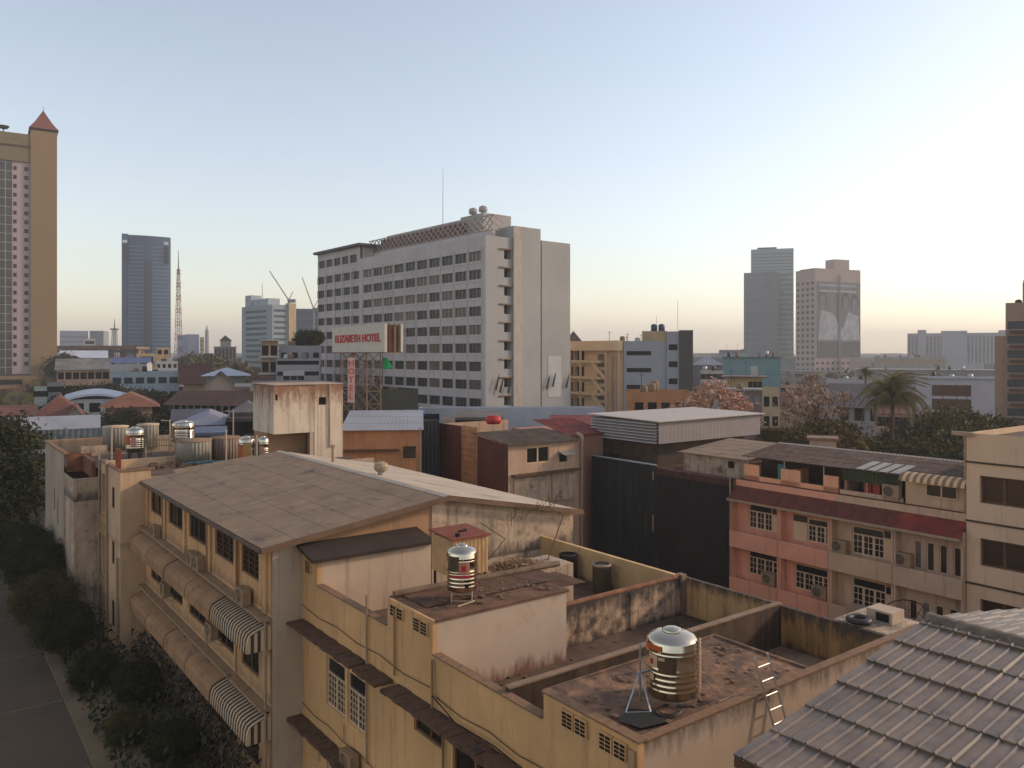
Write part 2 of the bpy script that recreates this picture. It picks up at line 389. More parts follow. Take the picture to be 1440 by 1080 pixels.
# ---------------------------------------------------------------- the ground and the street
g = MB(); g.quad((-3500, -200, -H), (3500, -200, -H), (3500, 3500, -H), (-3500, 3500, -H))
solo('ground', None, None, g, M_EARTH, (0, 0, -H), WORLD, kind='structure')
g = MB(); g.quad((-13, 15, -H + .004), (5.6, 15, -H + .004), (5.6, 68, -H + .004), (-13, 68, -H + .004))
solo('road', None, None, g, M_ASPH, (0, 15, -H), GRID, kind='structure')
g = MB(); g.quad((-40, 68, -H + .004), (5.6, 68, -H + .004), (5.6, 76, -H + .004), (-40, 76, -H + .004))
solo('cross_street', None, None, g, M_PAVE, (0, 68, -H), GRID, kind='structure')
g = MB(); g.box(5.6, 10.0, 15, 68, -H, -H + .13); solo('pavement', None, None, g, M_PAVE, (5.6, 15, -H), GRID, kind='structure')
g = MB()
g.box(1.02, 1.14, 15, 42, -H + .0, -H + .009)
for k in range(9): g.box(.55, .66, 18 + k * 2.7, 19.2 + k * 2.7, -H, -H + .009)
for k in range(6): g.box(1.14, 5.55, 20 + k * 7.5, 20.08 + k * 7.5, -H, -H + .0085)
solo('road_markings', None, None, g, mat('faded_road_paint', (.28, .24, .2), .9, var=.3), (0, 15, -H), GRID, kind='structure')

# ---------------------------------------------------------------- air conditioning unit
def ac_mesh():
    b = MB(); b.box(-.15, .15, -.4, .4, 0, .58)
    f = MB()      # fan grille on the -x face
    for rr in (.23, .17, .11):
        pts = [(-.165, .1 + rr * math.cos(a * .3927), .29 + rr * math.sin(a * .3927)) for a in range(17)]; f.path(pts, .008, 4)
    for k in range(8): a = k * .785; f.tube((-.165, .1, .29), (-.165, .1 + .24 * math.cos(a), .29 + .24 * math.sin(a)), .006, 4)
    d = MB(); vs = [(-.152, .1, .29)] + [(-.152, .1 + .24 * math.cos(a * .3927), .29 + .24 * math.sin(a * .3927)) for a in range(16)]
    d.add(vs, [(0, 1 + (i + 1) % 16, 1 + i) for i in range(16)])
    k = MB(); k.box(-.17, .3, -.36, -.32, -.05, -.005); k.box(-.17, .3, .32, .36, -.05, -.005); k.tube((.28, -.34, -.04), (.28, -.34, -.35), .015); k.tube((-.1, -.34, -.05), (.28, -.34, -.3), .015)
    k.tube((-.1, .34, -.05), (.28, .34, -.3), .015); k.tube((.28, -.36, -.03), (.28, .36, -.03), .015)
    return b, f, d, k
_ac = [x.mesh('ac', m) for x, m in zip(ac_mesh(), (M_AC, M_PIPE, M_FAN, M_GALV))]
def ac(label, s, t, z, group=None, rz=0, sc_=1.0, fr=GRID, pile=0):
    T = Thing('air_conditioner', label, 'air conditioner', (s, t, z), fr, group)
    T.e.rotation_euler = (0, 0, fr.a + rz); T.e.scale = (sc_,) * 3
    for n, m in (('casing', _ac[0]), ('fan_grille', _ac[1]), ('fan', _ac[2]), ('bracket', _ac[3])):
        o = link(n, m); o.parent = T.e
    return T

# ================================================================ the yellow shophouse block
T = Thing('shophouse_block', 'yellow plastered flat-roofed shophouse block with walled roof terraces in the foreground', 'building', (11.2, 10.9, -H))
h1 = [(24.05, 25.5, -11.85, -10.2), (22.5, 23.85, -11.85, -10.2)]
h2 = [(17.95, 19.55, -10.5, -9.75)]; h3 = [(15.5, 17.55, -11.9, -9.95)]
h4 = [(24.05, 25.5, -15.0, -13.45), (22.5, 23.85, -15.0, -13.45), (12.2, 14.4, -11.9, -9.95), (15.5, 17.55, -15, -13.4)]
g = MB(); g.wall('x', 11.2, 10.9, 27.6, -H, -9.5, h1 + h2 + h3 + h4, .16)
for t0, t1, zt in ((10.9, 13.8, -7.52), (13.8, 18.55, -8.12), (18.55, 21.12, -7.2), (21.12, 26.3, -8.04), (26.3, 27.6, -7.12)):
    g.box(11.2, 11.36, t0, t1, -9.5, zt)
T.part('facade', g, M_YEL)
for (t0, t1, zt) in ((13.85, 18.5, -8.12), (21.17, 26.25, -8.04), (10.86, 13.83, -7.52)):
    g = MB(); g.box(11.16, 11.42, t0, t1, zt, zt + .04); T.part('parapet_cap', g, M_CAP)
g = MB(); g.box(11.36, 22.36, 10.9, 11.06, -H, -7.56); T.part('side_wall', g, M_WHTT)
g = MB(); g.box(11.40, 22.4, 10.87, 11.10, -7.56, -7.52); T.part('parapet_cap', g, M_CAP)
g = MB(); g.box(22.2, 22.36, 11.06, 15.3, -9.9, -8.05); T.part('rear_parapet', g, M_OCHRE)
g = MB(); g.box(22.2, 22.36, 15.3, 19.3, -9.9, -8.03); T.part('rear_parapet', g, mat('streaky_ochre_wall', (.66, .47, .25), .9, bands=[(H - 8.0, H - 8.6, (.06, .04, .03), .95)], var=.2, scale=.8, streak=.3, scol=(.12, .08, .05), sscale=4, streakz=.1))
g = MB(); g.box(22.2, 22.36, 19.3, 27.6, -9.9, -8.05); T.part('rear_parapet', g, mat('clean_yellow_wall', (.74, .60, .36), .9, bands=[(H - 9.4, H - 8.9, (.08, .05, .03), .85)], var=.16, scale=.8, grime=.1, gcol=(.3, .2, .1)))
g = MB(); g.box(22.204, 22.356, 11.06, 27.6, -H, -9.9); T.part('rear_wall', g, M_STAIN)
g = MB(); g.box(11.36, 22.2, 11.06, 27.6, -9.6, -9.35); T.part('terrace_floor', g, M_FLOOR)
g = MB(); g.box(17.25, 22.2, 12.95, 15.3, -9.35, -9.33); T.part('screed_strip', g, M_PALEF)
g = MB(); g.box(11.36, 17.25, 11.06, 13.95, -9.35, -7.66); T.part('stair_head_wall', g, M_TAN)
g = MB()      # roof of the near unit: uneven, dirty
n = 26
rg = random.Random(3)
vs = []
for j in range(n + 1):
    for i in range(n * 2 + 1):
        x = 11.36 + (17.3 - 11.36) * i / (2 * n); y = 11.1 + (14.0 - 11.1) * j / n
        vs.append((x, y, -7.6 + .02 * math.sin(x * 2.1 + y) + rg.uniform(-.006, .006)))
W_ = 2 * n + 1
g.add(vs, [(j * W_ + i, j * W_ + i + 1, (j + 1) * W_ + i + 1, (j + 1) * W_ + i) for j in range(n) for i in range(2 * n)])
g.box(11.36, 17.3, 13.96, 14.04, -7.75, -7.57); g.box(17.24, 17.34, 11.1, 14.04, -7.75, -7.565)
T.part('roof_slab', g, mat('stained_brown_roof', (.42, .27, .18), .9, var=.5, scale=3.2, grime=.95, gcol=(.085, .048, .034), gscale=1.3, bump=.02, bscale=7))
g = MB(); g.box(11.36, 22.2, 15.3, 15.45, -9.35, -8.0); T.part('dividing_wall', g, mat('dark_stained_wall', (.12, .085, .06), .93, var=.35, scale=1, streak=.5, scol=(.03, .02, .015)))
g = MB(); g.box(11.36, 22.25, 15.27, 15.48, -8.0, -7.955); T.part('parapet_cap', g, M_PALEF)
g = MB(); g.box(15.98, 22.2, 19.3, 19.46, -9.35, -8.05); T.part('dividing_wall', g, M_MOSSY)
g = MB(); g.tube((15.9, 19.38, -8.0), (22.2, 19.38, -7.98), .09, 8); T.part('parapet_cap', g, mat('red_brown_cap', (.30, .17, .11), .9, var=.35, scale=3))
g = MB(); g.box(19.4, 19.6, 19.22, 19.3, -9.35, -8.06); T.part('pilaster', g, M_MOSSY)
g = MB(); g.box(21.95, 22.2, 19.2, 19.5, -9.3, -7.9); T.part('corner_post', g, M_PALEF)
g = MB(); g.box(11.36, 15.95, 18.55, 21.12, -9.35, -7.26); T.part('stair_head_wall', g, M_WHTB)
g = MB(); g.box(11.3, 16.02, 18.5, 21.2, -7.26, -7.19); T.part('roof_slab', g, M_DIRT)
g = MB(); corr(g, (16.02, 19.5, -7.5), (0, 1, 0), (1, 0, .02), 1.6, 1.6, .18, .02); corr(g, (11.6, 19.5, -7.17), (0, 1, 0), (1, 0, .0), 1.5, 5.0, .18, .018, 1.3)
T.part('roof_sheet', g, mat('rusty_sheets', (.15, .085, .055), .8, var=.4, scale=2, grime=.4, gcol=(.05, .03, .02)))
g = MB(); g.tube((11.35, 21.0, -7.10), (17.5, 20.75, -7.10), .1, 10); T.part('pipe', g, mat('dull_asbestos_pipe', (.24, .19, .15), .85, var=.35, scale=3, grime=.4, gcol=(.08, .055, .04)))
sb = sT(606, 26.3)
g = MB(); g.box(11.36, sb, 26.3, 27.6, -9.35, -7.12); T.part('stair_head_wall', g, M_WHT)
g = MB(); g.extr([(10.95, 26.1, -7.1), (10.95, 27.58, -6.82), (10.95, 27.58, -6.9), (10.95, 26.1, -7.22)], (sb - 10.85, 0, 0)); T.part('roof_slab', g, mat('dark_roof_felt', (.05, .038, .032), .9, var=.3, scale=1))
for h in h1: put_win(T, 'x', 11.2, h, (2, .34, (3, 5), .10, .055), M_FRAME, M_GLASS)
for h in h4[:2]: put_win(T, 'x', 11.2, h, (2, .34, (3, 5), .10, .055), M_FRAME, M_GLASS)
for h in h2 + h3 + h4[2:]: put_win(T, 'x', 11.2, h, (2, 0, None, .12, .06), M_BROWNF, M_GLASS)
# dirty projecting ledges over the windows
for z0, ranges, wd in ((-9.5, ((22.45, 27.5), (20.75, 22.25), (13.5, 20.4), (10.9, 13.3)), .62), (-12.95, ((22.4, 27.9), (11, 21.5)), .6)):
    for a, b in ranges:
        g = MB(); k = int((b - a) / .35); pts = []
        for i in range(k):
            y0, y1 = a + (b - a) * i / k, a + (b - a) * (i + 1) / k; r1 = .03 * math.sin(i * 2.3)
            g.box(11.2 - wd + r1 * .6, 11.19, y0, y1, z0 - .1, z0 + r1 * .4)
        T.part('ledge', g, M_DIRT2)
# breeze block vents
def vent(t0, t1, z0, z1):
    g = MB(); g.box(11.13, 11.197, t0, t1, z0, z1); v = T.part('vent', g, M_YEL)
    g = MB()
    nu, nv = max(2, round((t1 - t0) / .17)), max(2, round((z1 - z0) / .1))
    for i in range(nu):
        for j in range(nv):
            a = t0 + .03 + (t1 - t0 - .04) * i / nu; c = z0 + .02 + (z1 - z0 - .03) * j / nv
            g.box(11.118, 11.13, a, a + (t1 - t0) / nu - .05, c, c + (z1 - z0) / nv - .035)
    T.part('vent_opening', g, M_DARK, v)
for q in ((12.75, 13.12, -7.98, -7.62), (12.33, 12.7, -7.98, -7.62), (11.58, 11.95, -8.0, -7.64), (11.17, 11.53, -8.0, -7.64),
          (18.75, 19.1, -7.68, -7.3), (19.15, 19.5, -7.68, -7.3), (20.1, 20.45, -7.62, -7.28), (20.5, 20.85, -7.62, -7.28), (26.75, 27.2, -7.75, -7.3)): vent(*q)
for tt, z0, z1 in ((22.33, -12.6, -7.4), (20.55, -9.3, -7.4), (18.45, -9.5, -8.2), (17.9, -13, -9.6)):
    g = MB(); g.tube((11.12, tt, z0), (11.12, tt, z1), .035, 6); T.part('drain_pipe', g, M_PIPE if tt > 22 else M_TAN)
g = MB(); g.box(11.14, 11.2, 10.95, 11.12, -12, -7.7); T.part('corner_trim', g, M_TAN)
g = MB(); g.path([(11.1, 18.4, -9.15), (11.06, 17.2, -9.42), (11.05, 15.5, -9.33), (11.05, 14.6, -9.4)], .018, 5); T.part('cable', g, M_DARK)
for a, b_, z in ((11.0, 18.3, -9.15), (18.6, 27.5, -9.0), (20.6, 27.5, -12.5)):
    g = MB(); g.path([(11.14, a + (b_ - a) * k / 12, z - .10 * math.sin(k / 12 * math.pi * 3) ** 2) for k in range(13)], .012, 4); T.part('cable', g, M_FDARK)
for a, z0, z1 in ((16.4, -12.6, -9.6), (24.0, -12.6, -12.0), (26.0, -14, -13.1)):
    g = MB(); g.tube((11.14, a, z0), (11.14, a, z1), .02, 5); T.part('conduit', g, M_PIPE)
BLOCK = T
ac('beige air conditioner beside the window low on the yellow facade', 10.95, 23.2, -13.1)
ac('beige air conditioner on the yellow facade right of the drain pipe', 10.95, 20.6, -13.5)

# ================================================================ gabled building beside it
T = Thing('gable_building', 'long beige building with low grey sheet gable roof and curved awnings along its wall', 'building', (10.1, 27.6, -H))
wz = (-8.36, -7.0)
hs = [(29.0, 30.95, *wz), (31.85, 34.3, *wz), (35.6, 38.3, *wz), (39.4, 42.0, *wz), (43.1, 45.7, *wz)]
h2 = [(a, b, -11.9, -10.4) for a, b, _, _ in hs]; h3 = [(a, b, -15.2, -13.8) for a, b, _, _ in hs]
g = MB(); g.wall('x', 10.1, 27.6, 47.0, -H, -6.84, hs + h2 + h3, .2); T.part('wall', g, M_BEI)
g = MB(); g.box(10.1, 11.22, 27.58, 27.78, -H, -6.72); g.box(10.1, 10.3, 27.78, 46.9, -H, -16.0); T.part('corner_wall', g, M_WHT)
RZ, EZ, FZ = -5.72, -6.74, -7.14; RS = 17.2
def zroof(s): return RZ + (EZ - RZ) * (RS - s) / (RS - 9.6) if s < RS else RZ + (FZ - RZ) * (s - RS) / (24.3 - RS)
for s0, s1, m, off, nm in ((11.22, 16.6, M_TAN, 0, 'gable_wall'), (16.6, 24.1, M_STAIN, -.05, 'gable_wall')):
    g = MB(); pts = [(s0, 27.6 + off, -H), (s1, 27.6 + off, -H), (s1, 27.6 + off, zroof(s1) - .12)]
    if s0 < RS < s1: pts.append((RS, 27.6 + off, RZ - .12))
    pts.append((s0, 27.6 + off, zroof(s0) - .12)); g.extr(pts, (0, .2, 0)); T.part(nm, g, m)
g = MB(); g.box(23.9, 24.1, 27.8, 46.9, -H, -7.3); g.box(10.3, 23.9, 46.7, 46.9, -H, -7.0); T.part('wall', g, M_STAIN)
sl = math.hypot(RS - 9.6, RZ - EZ); g = MB(); corr(g, (9.6, 27.25, EZ), (0, 1, 0), ((RS - 9.6) / sl, 0, (RZ - EZ) / sl), 18.6, sl, .177, .018, 1.29, .011, 4)
T.part('roof', g, M_FIBRO)
sr = math.hypot(24.35 - RS, RZ - FZ); g = MB(); corr(g, (24.35, 27.25, FZ), (0, 1, 0), (-(24.35 - RS) / sr, 0, (RZ - FZ) / sr), 18.6, sr, .177, .018, 1.29, .01, 4)
T.part('roof', g, M_FIBRO2)
g = MB(); g.extr([(RS - .22, 27.2, RZ + .0), (RS, 27.2, RZ + .07), (RS + .24, 27.2, RZ + .0), (RS, 27.2, RZ + .03)], (0, 18.7, 0)); T.part('ridge_cap', g, M_FIBRO2)
g = MB()
for a, b in (((9.55, EZ), (RS, RZ)), ((RS, RZ), (24.4, FZ))):
    g.extr([(a[0], 27.14, a[1] - .16), (b[0], 27.14, b[1] - .16), (b[0], 27.14, b[1] + .05), (a[0], 27.14, a[1] + .05)], (0, .06, 0))
T.part('barge_board', g, mat('barge_board', (.20, .14, .10), .8, var=.3))
g = MB(); g.box(9.5, 9.62, 27.2, 45.8, EZ - .14, EZ - .03); T.part('gutter', g, mat('gutter_brown', (.16, .11, .08), .7, var=.3))
for h in hs[:2]: put_win(T, 'x', 10.1, h, (3, 0, (2, 6), .12, .05), M_BROWNF, M_GLASS)
for h in hs[2:] + h2 + h3: put_win(T, 'x', 10.1, h, (2, 0, None, .12, .07), M_BROWNF, M_GLASS)
for tt in (31.4, 34.9, 38.85, 42.5, 46.2, 28.2):
    g = MB(); g.box(10.0, 10.1, tt - .17, tt + .17, -9.25, -6.9); T.part('pilaster', g, M_BEI)
for tt in (35.1, 42.7, 31.2): g = MB(); g.tube((9.98, tt, -12.5), (9.98, tt, -7), .04, 6); T.part('drain_pipe', g, M_TAN)
g = MB(); g.tube((9.9, 27.75, -16), (9.9, 27.75, -9.4), .05, 8); T.part('drain_pipe', g, M_PIPE)
for z0 in (-9.32, -12.5):
    g = MB(); g.box(9.72, 10.1, 27.7, 46.9, z0 - .1, z0); T.part('ledge', g, mat('ledge_cream', (.46, .36, .25), .9, var=.3, scale=2, grime=.3, gcol=(.12, .08, .05), gscale=2))
for z0 in (-9.55, -12.75):           # curved canopies
    prof = [(10.1, 0.0), (9.75, -.11), (9.5, -.20), (9.34, -.30), (9.26, -.50), (9.24, -.9)]
    for (a, b, kind) in ((32.2, 39.3, 0), (39.36, 46.6, 0)):
        g = MB()
        for i in range(len(prof) - 1):
            (s0, w0), (s1, w1) = prof[i], prof[i + 1]; nn = 14
            for k in range(nn):
                y0, y1 = a + (b - a) * k / nn, a + (b - a) * (k + 1) / nn; sg = lambda y: -.008 * math.sin((y - a) / (b - a) * math.pi * 4) ** 2
                g.add([(s0, y0, z0 + w0 + sg(y0)), (s0, y1, z0 + w0 + sg(y1)), (s1, y1, z0 + w1 + sg(y1)), (s1, y0, z0 + w1 + sg(y0))], [(0, 1, 2, 3)], True)
        A = T.part('awning', g, M_AWN)
        for y in ((a, (a + b) / 2, b)):
            g = MB(); g.path([(s_ - .004, y, z0 + w_ + .004) for s_, w_ in prof], .010, 5); T.part('awning_rib', g, M_BROWNF, A)
    g = [MB(), MB()]; a, b, nn = 27.75, 32.15, 34
    for k in range(nn):
        y0, y1 = a + (b - a) * k / nn, a + (b - a) * (k + 1) / nn
        for i in range(len(prof) - 1):
            (s0, w0), (s1, w1) = prof[i], prof[i + 1]; dz = .012 if k % 2 else 0
            g[k % 2].quad((s0, y0, z0 + w0 + dz), (s0, y1, z0 + w0 + dz), (s1 - dz, y1, z0 + w1 + dz), (s1 - dz, y0, z0 + w1 + dz))
    for k in range(7):
        s0 = 9.26 + k * .12; s1 = s0 + .12; f = lambda s: z0 + (-.9 if s < 9.27 else -.02)
        top = lambda s: z0 - (.30 + (9.34 - s) * 2.2 if s < 9.34 else (10.1 - s) * .36 + .02)
        g[k % 2].quad((s0, a, top(s0)), (s1, a, top(s1)), (s1, a, z0 - .9), (s0, a, z0 - .9))
    A = T.part('awning', g[0], M_AWW); T.part('awning_stripe', g[1], M_AWD, A)
g = MB(); g.tube((18.1, 34.8, -5.98), (18.1, 34.8, -5.7), .16, 12)
vt = T.part('vent_base', g, M_GALV)
g = MB(); g.lathe(18.1, 34.8, [(.16, -5.72), (.3, -5.62), (.36, -5.45), (.3, -5.28), (.12, -5.2), (.0, -5.19)], 18, False); T.part('vent_turbine', g, mat('aged_aluminium', (.45, .40, .33), .6, var=.3, scale=9), vt)
g = MB(); g.tube((18.4, 41, -6.0), (18.4, 41, -5.1), .09, 10); g.tube((18.4, 41, -5.12), (18.4, 41, -4.98), .15, 10); T.part('vent_pipe', g, M_PIPE)
g = MB(); corr(g, (11.5, 45.9, -6.6), (0, 1, .1), (1, 0, .1), 1.2, 4.6, .18, .02); T.part('roof', g, M_FIBRO)
acs = [('air conditioner on the ledge nearest the gable corner of the beige building', 9.83, 29.9, -9.3), ('left unit of the pair of air conditioners on the upper ledge of the beige building', 9.83, 36.7, -9.3),
       ('right unit of the pair of air conditioners on the upper ledge of the beige building', 9.83, 35.75, -9.3), ('air conditioner on the upper ledge at the far end of the beige building', 9.83, 43.5, -9.3),
       ('air conditioner hung between the two awnings, nearer the striped ends', 9.75, 33.6, -11.6), ('air conditioner hung between the two awnings, at the far end', 9.75, 41.2, -11.7)]
for l, s_, t_, z_ in acs: ac(l, s_, t_, z_, 'air conditioners on the beige building')
for i, (t_, z_) in enumerate(((34.2, -14.9), (35.2, -15.1), (39.2, -14.7), (40.2, -14.8), (38.1, -15))):
    ac('air conditioner below the lower awning, ' + ['nearest of five', 'second of five from the near end', 'fourth of five from the near end', 'farthest of five', 'middle of five'][i], 9.8, t_, z_, 'air conditioners on the beige building')

# ---- stair tower and white building at the far end
M_TOWER = mat('cream_tower_plaster', (.70, .56, .42), .9, var=.12, scale=.4, streak=.25, scol=(.3, .2, .13), bands=[(H - 10.2, H - 11, (.3, .2, .12), .6)])
T = Thing('stair_tower', 'beige stair tower with small windows and open landings beside the narrow white building', 'building', (8.86, 47, -H))
hx = [(48.6, 49.3, -8.6, -7.4), (48.6, 49.3, -11.7, -10.4), (48.6, 49.3, -15.2, -13.7), (50.75, 52.2, -9.3, -7.0), (50.75, 52.2, -13.0, -10.6), (50.75, 52.2, -16, -14)]
g = MB(); g.wall('x', 8.86, 47, 52.6, -H, -6.35, hx, .5); g.box(8.86, 10.4, 47, 47.2, -H, -6.35, 'w'); g.box(8.861, 16, 52.4, 52.6, -H, -6.35, 'w'); g.box(10.4, 10.6, 47.2, 52.4, -H, -6.9); T.part('wall', g, M_TOWER)
g = MB(); g.box(8.9, 22, 47.2, 60, -7.1, -6.9); T.part('roof_deck', g, M_FLOOR)
g = MB(); g.box(8.8, 9.05, 46.95, 52.65, -6.35, -6.25); g.box(9.05, 10.6, 46.95, 47.25, -6.35, -6.25); T.part('parapet_cap', g, M_CAP)
for h in hx[:3]: put_win(T, 'x', 8.86, h, (1, 0, None, .08, .07), M_BROWNF, M_GLASS)
g = MB()
for h in hx[3:]: g.quad((9.34, h[0], h[2]), (9.34, h[1], h[2]), (9.34, h[1], h[3]), (9.34, h[0], h[3]))
T.part('landing_opening', g, M_DARK)
for z0 in (-9.5, -13.1, -10.0):
    g = MB(); g.box(8.75, 8.86, 50.6, 52.4, z0 - .5, z0 + .1); T.part('balcony', g, mat('pale_ochre', (.55, .38, .2), .9, var=.2))
g = MB(); g.tube((8.75, 50.3, -H), (8.75, 50.3, -6), .07, 8); g.tube((8.75, 52.5, -H), (8.75, 52.5, -6), .05, 8); g.tube((8.75, 47.3, -H), (8.75, 47.3, -11), .07, 8); T.part('drain_pipe', g, M_PIPE)
g = MB()
for y in (47.6, 48.1, 48.6): g.box(8.92, 9.0, y - .08, y + .08, -6.25, -5.3)
g.box(8.9, 9.02, 47.45, 48.75, -5.3, -5.2); T.part('railing', g, M_RUST)
T = Thing('white_building', 'narrow white building with slit windows beyond the beige stair tower', 'building', (7.4, 52.6, -H))
hx = [(60.2, 60.6, -10.3, -8.8), (58.6, 59.0, -11, -9.3), (58.6, 59, -14.2, -13), (55.2, 55.6, -8.9, -7.6)]
g = MB(); g.wall('x', 7.4, 56.2, 65, -H, -6.2, hx, .15); g.box(7.4, 16, 64.8, 65, -H, -6.2, 'w'); T.part('wall', g, mat('cool_white_plaster', (.50, .47, .45), .9, var=.15, scale=.3, streak=.35, scol=(.2, .18, .16)))
g = MB(); g.wall('x', 7.42, 52.6, 56.2, -H, -7.3, [], .15); g.box(7.42, 9, 52.6, 52.8, -H, -7.3, 'w'); T.part('wall', g, M_STAIN)
g = MB(); g.box(7.6, 16, 56.2, 64.8, -7.3, -7.1); T.part('roof', g, M_FLOOR)
g = MB(); g.box(7.35, 7.65, 55.9, 65.2, -6.2, -6.1); T.part('parapet_cap', g, M_CAP)
g = MB(); g.box(7.65, 13, 64.8, 65.1, -7.1, -6.1); T.part('parapet', g, M_TAN)
g = MB(); g.box(7.55, 8.9, 56.0, 56.2, -7.3, -6.2); g.box(8.4, 8.6, 52.8, 56, -7.3, -6.3); T.part('parapet', g, mat('rust_brown_wall', (.25, .12, .07), .9, var=.4, scale=2))
for h in hx[:3]: put_win(T, 'x', 7.4, h, (1, 0, None, .08, .06), M_BROWNF, M_GLASS)

# ================================================================ the tiled roof at the lower right
T = Thing('tiled_roof', 'grey ribbed cement tile gable roof close by at the lower right corner', 'roof', (10.3, 0, -H))
ES, EZ2, RS2, RZ2, TV = 10.3, -6.32, 16.5, -5.38, 7.95
sl = math.hypot(RS2 - ES, RZ2 - EZ2); u = ((RS2 - ES) / sl, 0, (RZ2 - EZ2) / sl)
g = MB(); corr(g, (ES, -3, EZ2), (0, 1, 0), u, TV + 3, sl, .25, .036, 1.0, .04, 15, True); T.part('near_slope', g, M_TILE)
g = MB(); corr(g, (2 * RS2 - ES, -3, EZ2), (0, 1, 0), (-u[0], 0, u[2]), TV + 3, sl, .25, .036, 1.0, .04, 15, True); T.part('far_slope', g, M_TILE)
g = MB()
for k in range(36):
    y = TV - .02 - k * .3
    pts = [(RS2 + .19 * math.cos(a) * (1.12 if False else 1), y, RZ2 + .02 + .12 * math.sin(a)) for a in [i * math.pi / 8 for i in range(9)]]
    q = [(RS2 + .165 * math.cos(a), y - .33, RZ2 + .0 + .11 * math.sin(a)) for a in [i * math.pi / 8 for i in range(9)]]
    g.add(pts + q, [(i, i + 1, 10 + i, 9 + i) for i in range(8)], True); g.add(pts + [(RS2, y, RZ2 + .02)], [tuple(range(10))])
T.part('ridge_cap', g, M_RIDGE)
g = MB(); g.extr([(ES - .05, TV - .25, -H), (2 * RS2 - ES, TV - .25, -H), (2 * RS2 - ES, TV - .25, EZ2 - .1), (RS2, TV - .25, RZ2 - .1), (ES + .3, TV - .25, EZ2 - .06), (ES + .3, TV - .25, -H)][1:], (0, -.15, 0)); T.part('gable_wall', g, M_WHT)
g = MB(); g.box(ES + .3, ES + .45, -3, TV - .4, -H, EZ2 - .1); T.part('wall', g, M_WHT)
g = MB(); g.box(ES + .0, ES + .04, -3, TV, EZ2 - .16, EZ2 - .02); T.part('fascia', g, M_BROWNF)

# ================================================================ things on the yellow block's roofs
def steel_tank(label, s, t, zb, r, h, stand=.3, group=None, art='big', fr=GRID, rz=0):
    T = Thing('water_tank', label, 'water tank', (s, t, zb), fr, group)
    z0 = zb + stand; b = z0; prof = [(0, b + .02), (r * .97, b + .02), (r, b + .06)]
    hs_ = h * .84
    for k in (.10, .20, .31, .42, .50, .79, .87):
        za = b + .06 + (hs_ - .06) * k
        prof += [(r, za - .024), (r * 1.018, za - .008), (r * 1.018, za + .008), (r, za + .024)]
    prof += [(r, b + hs_), (r * .97, b + hs_ + .03), (r * .84, b + hs_ + .065 * h), (r * .62, b + hs_ + .105 * h), (r * .36, b + hs_ + .12 * h)]
    g = MB(); g.lathe(s, t, prof, 40); B = T.part('body', g, M_STEEL)
    zt = b + hs_ + .115 * h
    g = MB(); g.lathe(s, t, [(r * .40, zt), (r * .40, zt + .035), (r * .33, zt + .06), (r * .15, zt + .085), (0, zt + .09)], 24); L = T.part('lid', g, M_STEEL)
    g = MB(); g.tube((s - .05, t - r * .42, zt), (s + .05, t - r * .42, zt + .07), .012, 5); T.part('lid_handle', g, M_GALV, L)
    # stand
    def decal(a0, a1, z0_, z1_, m, nm, off=.012, lab=None):
        g = MB(); n_ = 10; vs = []
        for zz in (z0_, z1_):
            for i in range(n_ + 1): a = R(a0 + (a1 - a0) * i / n_) - R(36.8); vs.append((s + (r * 1.03 + off) * math.cos(a), t + (r * 1.03 + off) * math.sin(a), zz))
        g.add(vs, [(i, i + 1, n_ + 2 + i, n_ + 1 + i) for i in range(n_)], True); return T.part(nm, g, m, B, lab)
    return T, B, decal, b, hs_
M_ORL = mat('orange_label', (.55, .14, .03), .5, var=.15); M_WHL = mat('white_label', (.62, .54, .42), .5, var=.1); M_REDL = mat('red_label', (.5, .03, .03), .5, var=.1)
M_BRL = mat('brown_label', (.13, .10, .07), .4, var=.4, scale=8)
# decal angles: world degrees, 270 faces the camera
T, B, dec, b, hs_ = steel_tank('large stainless steel water tank with orange label on the nearest stained roof', 13.45, 12.05, -7.6, .56, 1.42, .12)
dec(188, 236, b + hs_ * .88, b + hs_ * .97, M_ORL, 'label'); dec(200, 226, b + hs_ * .57, b + hs_ * .80, M_WHL, 'label'); dec(206, 216, b + hs_ * .62, b + hs_ * .72, M_REDL, 'emblem', .018)
dec(228, 268, b + hs_ * .52, b + hs_ * .80, M_BRL, 'label'); dec(228, 243, b + hs_ * .72, b + hs_ * .78, M_WHL, 'label', .018); dec(205, 217, b + hs_ * .33, b + hs_ * .45, M_WHL, 'label'); dec(228, 236, b + hs_ * .84, b + hs_ * .88, M_WHL, 'label', .02)
g = MB(); g.lathe(13.45, 12.05, [(.58, -7.6), (.58, -7.49), (.0, -7.485)], 28, False); T.part('base_plinth', g, M_PALEF)
g = MB(); w_ = lambda a, z: (13.45 + .61 * math.cos(R(a) - R(36.8)), 12.05 + .61 * math.sin(R(a) - R(36.8)), z)
for k in range(26): z = b + .1 + k * .045; g.box(w_(333 + 4 * (k % 2), z)[0] - .02, w_(333 + 4 * (k % 2), z)[0] + .02, w_(333 + 4 * (k % 2), z)[1] - .02, w_(333 + 4 * (k % 2), z)[1] + .02, z, z + .04)
g.tube(w_(335, b - .1), w_(335, b + 1.2), .016, 6); T.part('level_gauge', g, M_FRAME)
T, B, dec, b, hs_ = steel_tank('small steel water tank with pink label on a thin frame stand before the rusty-lidded housing', 12.8, 19.55, -7.19, .44, 1.32, .32)
dec(262, 302, b + hs_ * .50, b + hs_ * .80, mat('pink_label', (.62, .30, .27), .5, var=.2), 'label'); dec(272, 288, b + hs_ * .58, b + hs_ * .72, M_REDL, 'emblem', .018)
